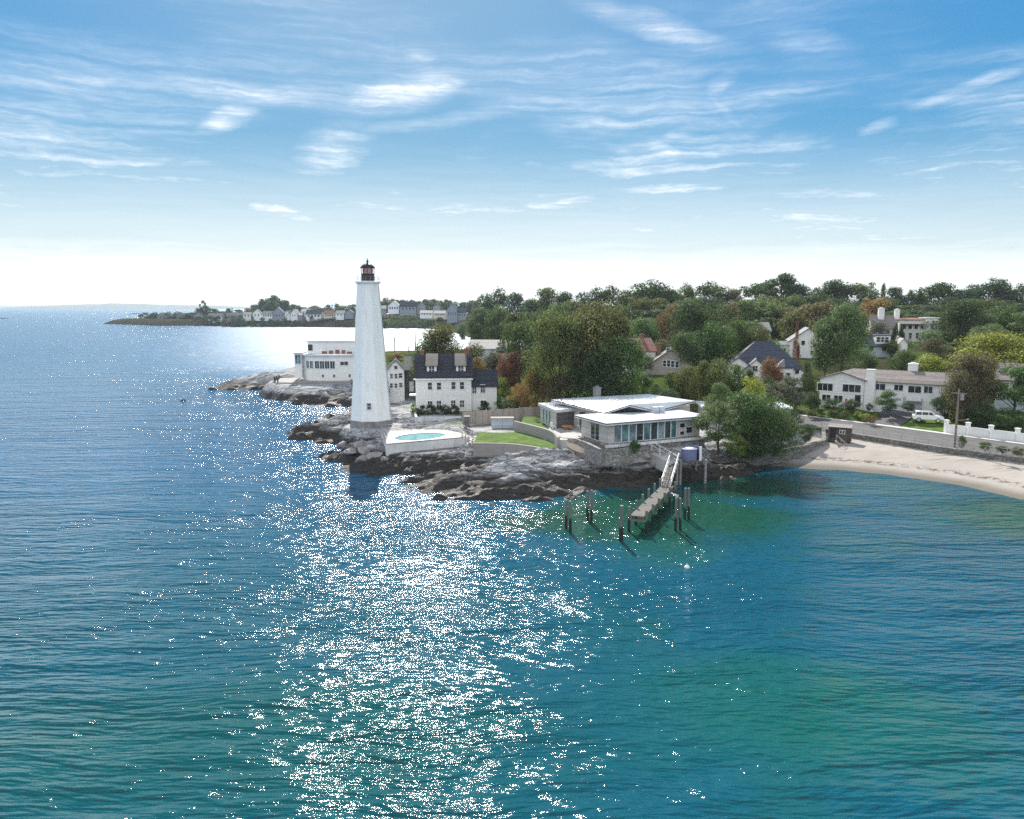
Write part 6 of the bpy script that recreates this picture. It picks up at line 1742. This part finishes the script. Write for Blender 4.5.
# skyline
G3 = 'trees along the skyline'
SKY = [(494, 289, 34, 420, 'round', 'dark', 'large round dark tree standing proud on the skyline above the bay end'), (517, 293, 30, 400, 'round', 'blue', 'dark tree right of the large round one'), (530, 299, 26, 380, 'round', 'mid', None), (546, 288, 34, 380, 'round', 'mid', 'green tree rising left of the huge bronze tree'),
       (566, 292, 30, 370, 'round', 'dark', None), (592, 288, 34, 350, 'round', 'blue', None), (616, 286, 36, 345, 'round', 'dark', None), (634, 290, 28, 340, 'round', 'dark', 'dark tree just left of the tallest part above the taupe gable'), (652, 281, 50, 335, 'wide', 'dark', 'broad dark tree on the skyline above the taupe gable'),
       (672, 290, 30, 330, 'round', 'mid', None), (689, 284, 22, 335, 'tall', 'mid', 'narrow tree on the skyline right of the broad dark one'), (711, 282, 44, 335, 'round', 'dark', 'rounded dark tree on the skyline above the big dark green tree'), (735, 289, 26, 330, 'round', 'brown', 'small brownish tree on the skyline'),
       (757, 284, 38, 335, 'round', 'dark', 'dark tree left of the highest skyline tree'), (782, 274, 44, 335, 'airy', 'dark', 'highest skyline tree with an open ragged top'), (803, 284, 36, 330, 'round', 'blue', 'dark tree right of the highest skyline tree'), (838, 280, 42, 335, 'wide', 'dark', 'broad flat-topped skyline tree above the olive-brown tree'),
       (866, 283, 32, 330, 'round', 'mid', 'green skyline tree above the orange-brown tree'), (884, 284, 14, 335, 'cone', 'light', 'pale narrow tree poking above the skyline'), (896, 287, 22, 330, 'round', 'dark', None), (911, 290, 20, 325, 'cone', 'pine', 'pointed conifer on the skyline above the hilltop white house'), (921, 291, 18, 325, 'cone', 'pine', 'second pointed conifer on the skyline above the hilltop house'), (940, 283, 44, 335, 'round', 'dark', 'big domed dark tree on the skyline right of the conifers'),
       (965, 289, 34, 330, 'round', 'blue', None), (990, 279, 44, 335, 'wide', 'blue', 'tall spreading skyline tree near the right edge'), (1006, 283, 20, 340, 'airy', 'grey', 'bare thin tree leaning over the skyline near the right edge'), (1024, 284, 30, 330, 'tall', 'dark', 'dark skyline tree cut by the right edge'),
       (820, 292, 26, 320, 'round', 'dark', None), (1045, 288, 40, 330, 'round', 'dark', None), (1075, 292, 50, 320, 'round', 'dark', None)]
for (px, pyt, w_, Y, kd, cl, lab) in SKY:
    tree(px, pyt, w_ * 1.1, Y, kd, 'mid', cl, lab or 'dark rounded tree filling the wooded skyline', G3)
# filler on the slopes, in bands from far to near, following the skyline
r2 = random.Random(11)
prof_x = [470, 494, 517, 546, 592, 652, 711, 782, 838, 885, 940, 990, 1060]; prof_y = [303, 298, 302, 298, 297, 293, 293, 290, 292, 295, 294, 292, 294]
for (Y, dy, wpx, step) in ((305, 6, 34, 19), (285, 13, 34, 21), (262, 20, 34, 23), (240, 28, 36, 27), (215, 36, 38, 34)):
    x = 476 + r2.uniform(0, 10)
    if Y <= 240: x = 530
    while x < 1070:
        pt = float(np.interp(x, prof_x, prof_y)) + dy + r2.uniform(-3, 5)
        okk = True
        for (a, b, top) in ((780, 830, 326), (866, 936, 306), (636, 660, 334), (470, 525, 340), (748, 772, 326), (862, 895, 322)):
            # leave sight lines to the hillside houses
            if a - 6 < x < b + 6 and Y < 225 + (25 if a > 860 else 0): okk = False
        if x < 540 and Y < 300: okk = False
        if okk:
            cl = r2.choice(['dark', 'dark', 'mid', 'green', 'blue', 'bronze', 'olive', 'mid', 'brown' if r2.random() < .4 else 'dark'])
            w_ = wpx * r2.uniform(.8, 1.3)
            adj = {'dark': 'dark green', 'mid': 'mid-green', 'green': 'green', 'blue': 'bluish green', 'bronze': 'bronze', 'olive': 'olive', 'brown': 'brown'}[cl]
            bandn = {305: 'just below the skyline', 285: 'in the upper woods', 262: 'halfway up the wooded hill', 240: 'in the lower woods', 215: 'at the foot of the wooded hill'}[Y]
            tree(x, pt, w_, Y + r2.uniform(-8, 8), r2.choice(['round', 'round', 'wide', 'tall']), 'mid', cl, f'{adj} tree {bandn}', 'woodland trees on the hill')
        x += step * r2.uniform(.8, 1.25)
# woods between the bay end and the hill
for (px, pyt, w_, Y, cl) in ((500, 308, 26, 395, 'mid'), (512, 318, 30, 345, 'olive'), (497, 325, 22, 350, 'light'), (508, 328, 30, 330, 'dark'), (526, 312, 30, 350, 'blue'), (536, 322, 32, 310, 'dark'), (522, 330, 30, 290, 'mid'), (470, 318, 14, 560, 'dark'), (462, 324, 12, 520, 'mid'), (484, 322, 10, 425, 'dark'), (493, 312, 16, 432, 'dark'), (476, 308, 18, 560, 'mid')):
    tree(px, pyt, w_, Y, 'round', 'mid', cl, {'mid': 'mid-green', 'olive': 'olive', 'light': 'pale green', 'dark': 'dark', 'blue': 'bluish dark'}[cl] + ' tree in the woods at the end of the bay', 'trees at the bay end')
# far shore trees
G4 = 'trees on the far shore'
fx = [150, 175, 190, 203, 215, 235, 255, 265, 275, 285, 297, 315, 335, 350, 385, 400, 420, 436, 450, 470, 490]
fy = [312, 311, 311, 303, 309, 307, 304, 300, 297, 302, 304, 305, 303, 304, 295, 299, 299, 296, 300, 298, 296]
tree(203, 300.5, 11, 905, 'airy', 'far', 'grey', 'single bare tree standing up on the far headland', G4)
tree(274, 295.5, 22, 880, 'round', 'far', 'dark', 'tallest dark tree clump on the far shore above the blue gable', G4)
tree(262, 299, 18, 885, 'round', 'far', 'dark', 'dark tree joined to the left of the tallest far clump', G4)
tree(285, 300, 18, 885, 'round', 'far', 'blue', 'bluish tree joined to the right of the tallest far clump', G4)
for (Y, dy, stp) in ((900, 1.5, 7.5), (870, 4, 8.0)):
    x = 190 + (4 if Y < 890 else 0)
    while x < 492:
        if not (Y < 890 and x < 240):
            cl = r2.choice(['dark', 'blue', 'mid', 'dark', 'olive', 'brown' if r2.random() < .3 else 'dark'])
            Yx = Y if x < 360 else Y - 40
            adj = {'dark': 'dark', 'mid': 'mid-green', 'blue': 'bluish', 'olive': 'olive', 'brown': 'brownish'}[cl]
            tree(x, float(np.interp(x, fx, fy)) + dy + r2.uniform(-1.5, 2), r2.uniform(11, 17), Yx + r2.uniform(-8, 8), r2.choice(['round', 'wide', 'round', 'tall']), 'far', cl, f'{adj} tree on the far shore ' + ('left of the lighthouse' if x < 360 else 'right of the lighthouse') + (' behind the houses' if Y > 890 else ' among the houses'), G4)
        x += stp * r2.uniform(.75, 1.3)
x = 148
while x < 240:
    tree(x, 316.5 + r2.uniform(-2, 1.5), r2.uniform(8, 13), 880 + (200 - x) * 1.4, 'bush', 'far', r2.choice(['blue', 'dark', 'dark']), 'dark waterfront bush on the far headland', 'scrub on the far headland'); x += r2.uniform(6, 9)
x = 146
while x < 262:
    tree(x, 312.5 + r2.uniform(-1.5, 2), r2.uniform(12, 18), 935 + (170 - x) * 1.0, 'bush', 'far', r2.choice(['blue', 'dark', 'grey']), 'low scrub bush on the far headland', 'scrub on the far headland'); x += r2.uniform(5, 7)
x = 225
while x < 345:
    tree(x, 318 + r2.uniform(-2.5, 2), r2.uniform(6, 12), 818, 'bush', 'far', r2.choice(['blue', 'dark', 'brown', 'mid']), 'low bush along the far waterfront', 'bushes on the far waterfront'); x += r2.uniform(6, 10)
x = 385
while x < 470:
    tree(x, 319 + r2.uniform(-3, 2), r2.uniform(6, 12), 762, 'bush', 'far', r2.choice(['dark', 'mid', 'green']), 'low bush beside the far green lawns', 'bushes on the far waterfront'); x += r2.uniform(7, 13)


# ------------------------------------------------------------------ labels that still repeat get their place in the row
def finish_labels():
    bpy.context.view_layer.update()
    by = {}
    for o in S.objects:
        if o.parent is None and o.get('label'): by.setdefault(o['label'], []).append(o)
    words = ['first', 'second', 'third', 'fourth', 'fifth', 'sixth', 'seventh', 'eighth', 'ninth', 'tenth', 'eleventh', 'twelfth', 'thirteenth', 'fourteenth', 'fifteenth', 'sixteenth', 'seventeenth', 'eighteenth', 'nineteenth', 'twentieth']
    for lab, os_ in by.items():
        if len(os_) < 2: continue
        os_.sort(key=lambda o: o.location.x / max(1, o.location.y))
        for i, o in enumerate(os_):
            w = words[i] if i < 20 else f'{i + 1}th'
            o['label'] = lab + (', leftmost' if i == 0 else ', rightmost' if i == len(os_) - 1 else f', {w} from left')


finish_labels()
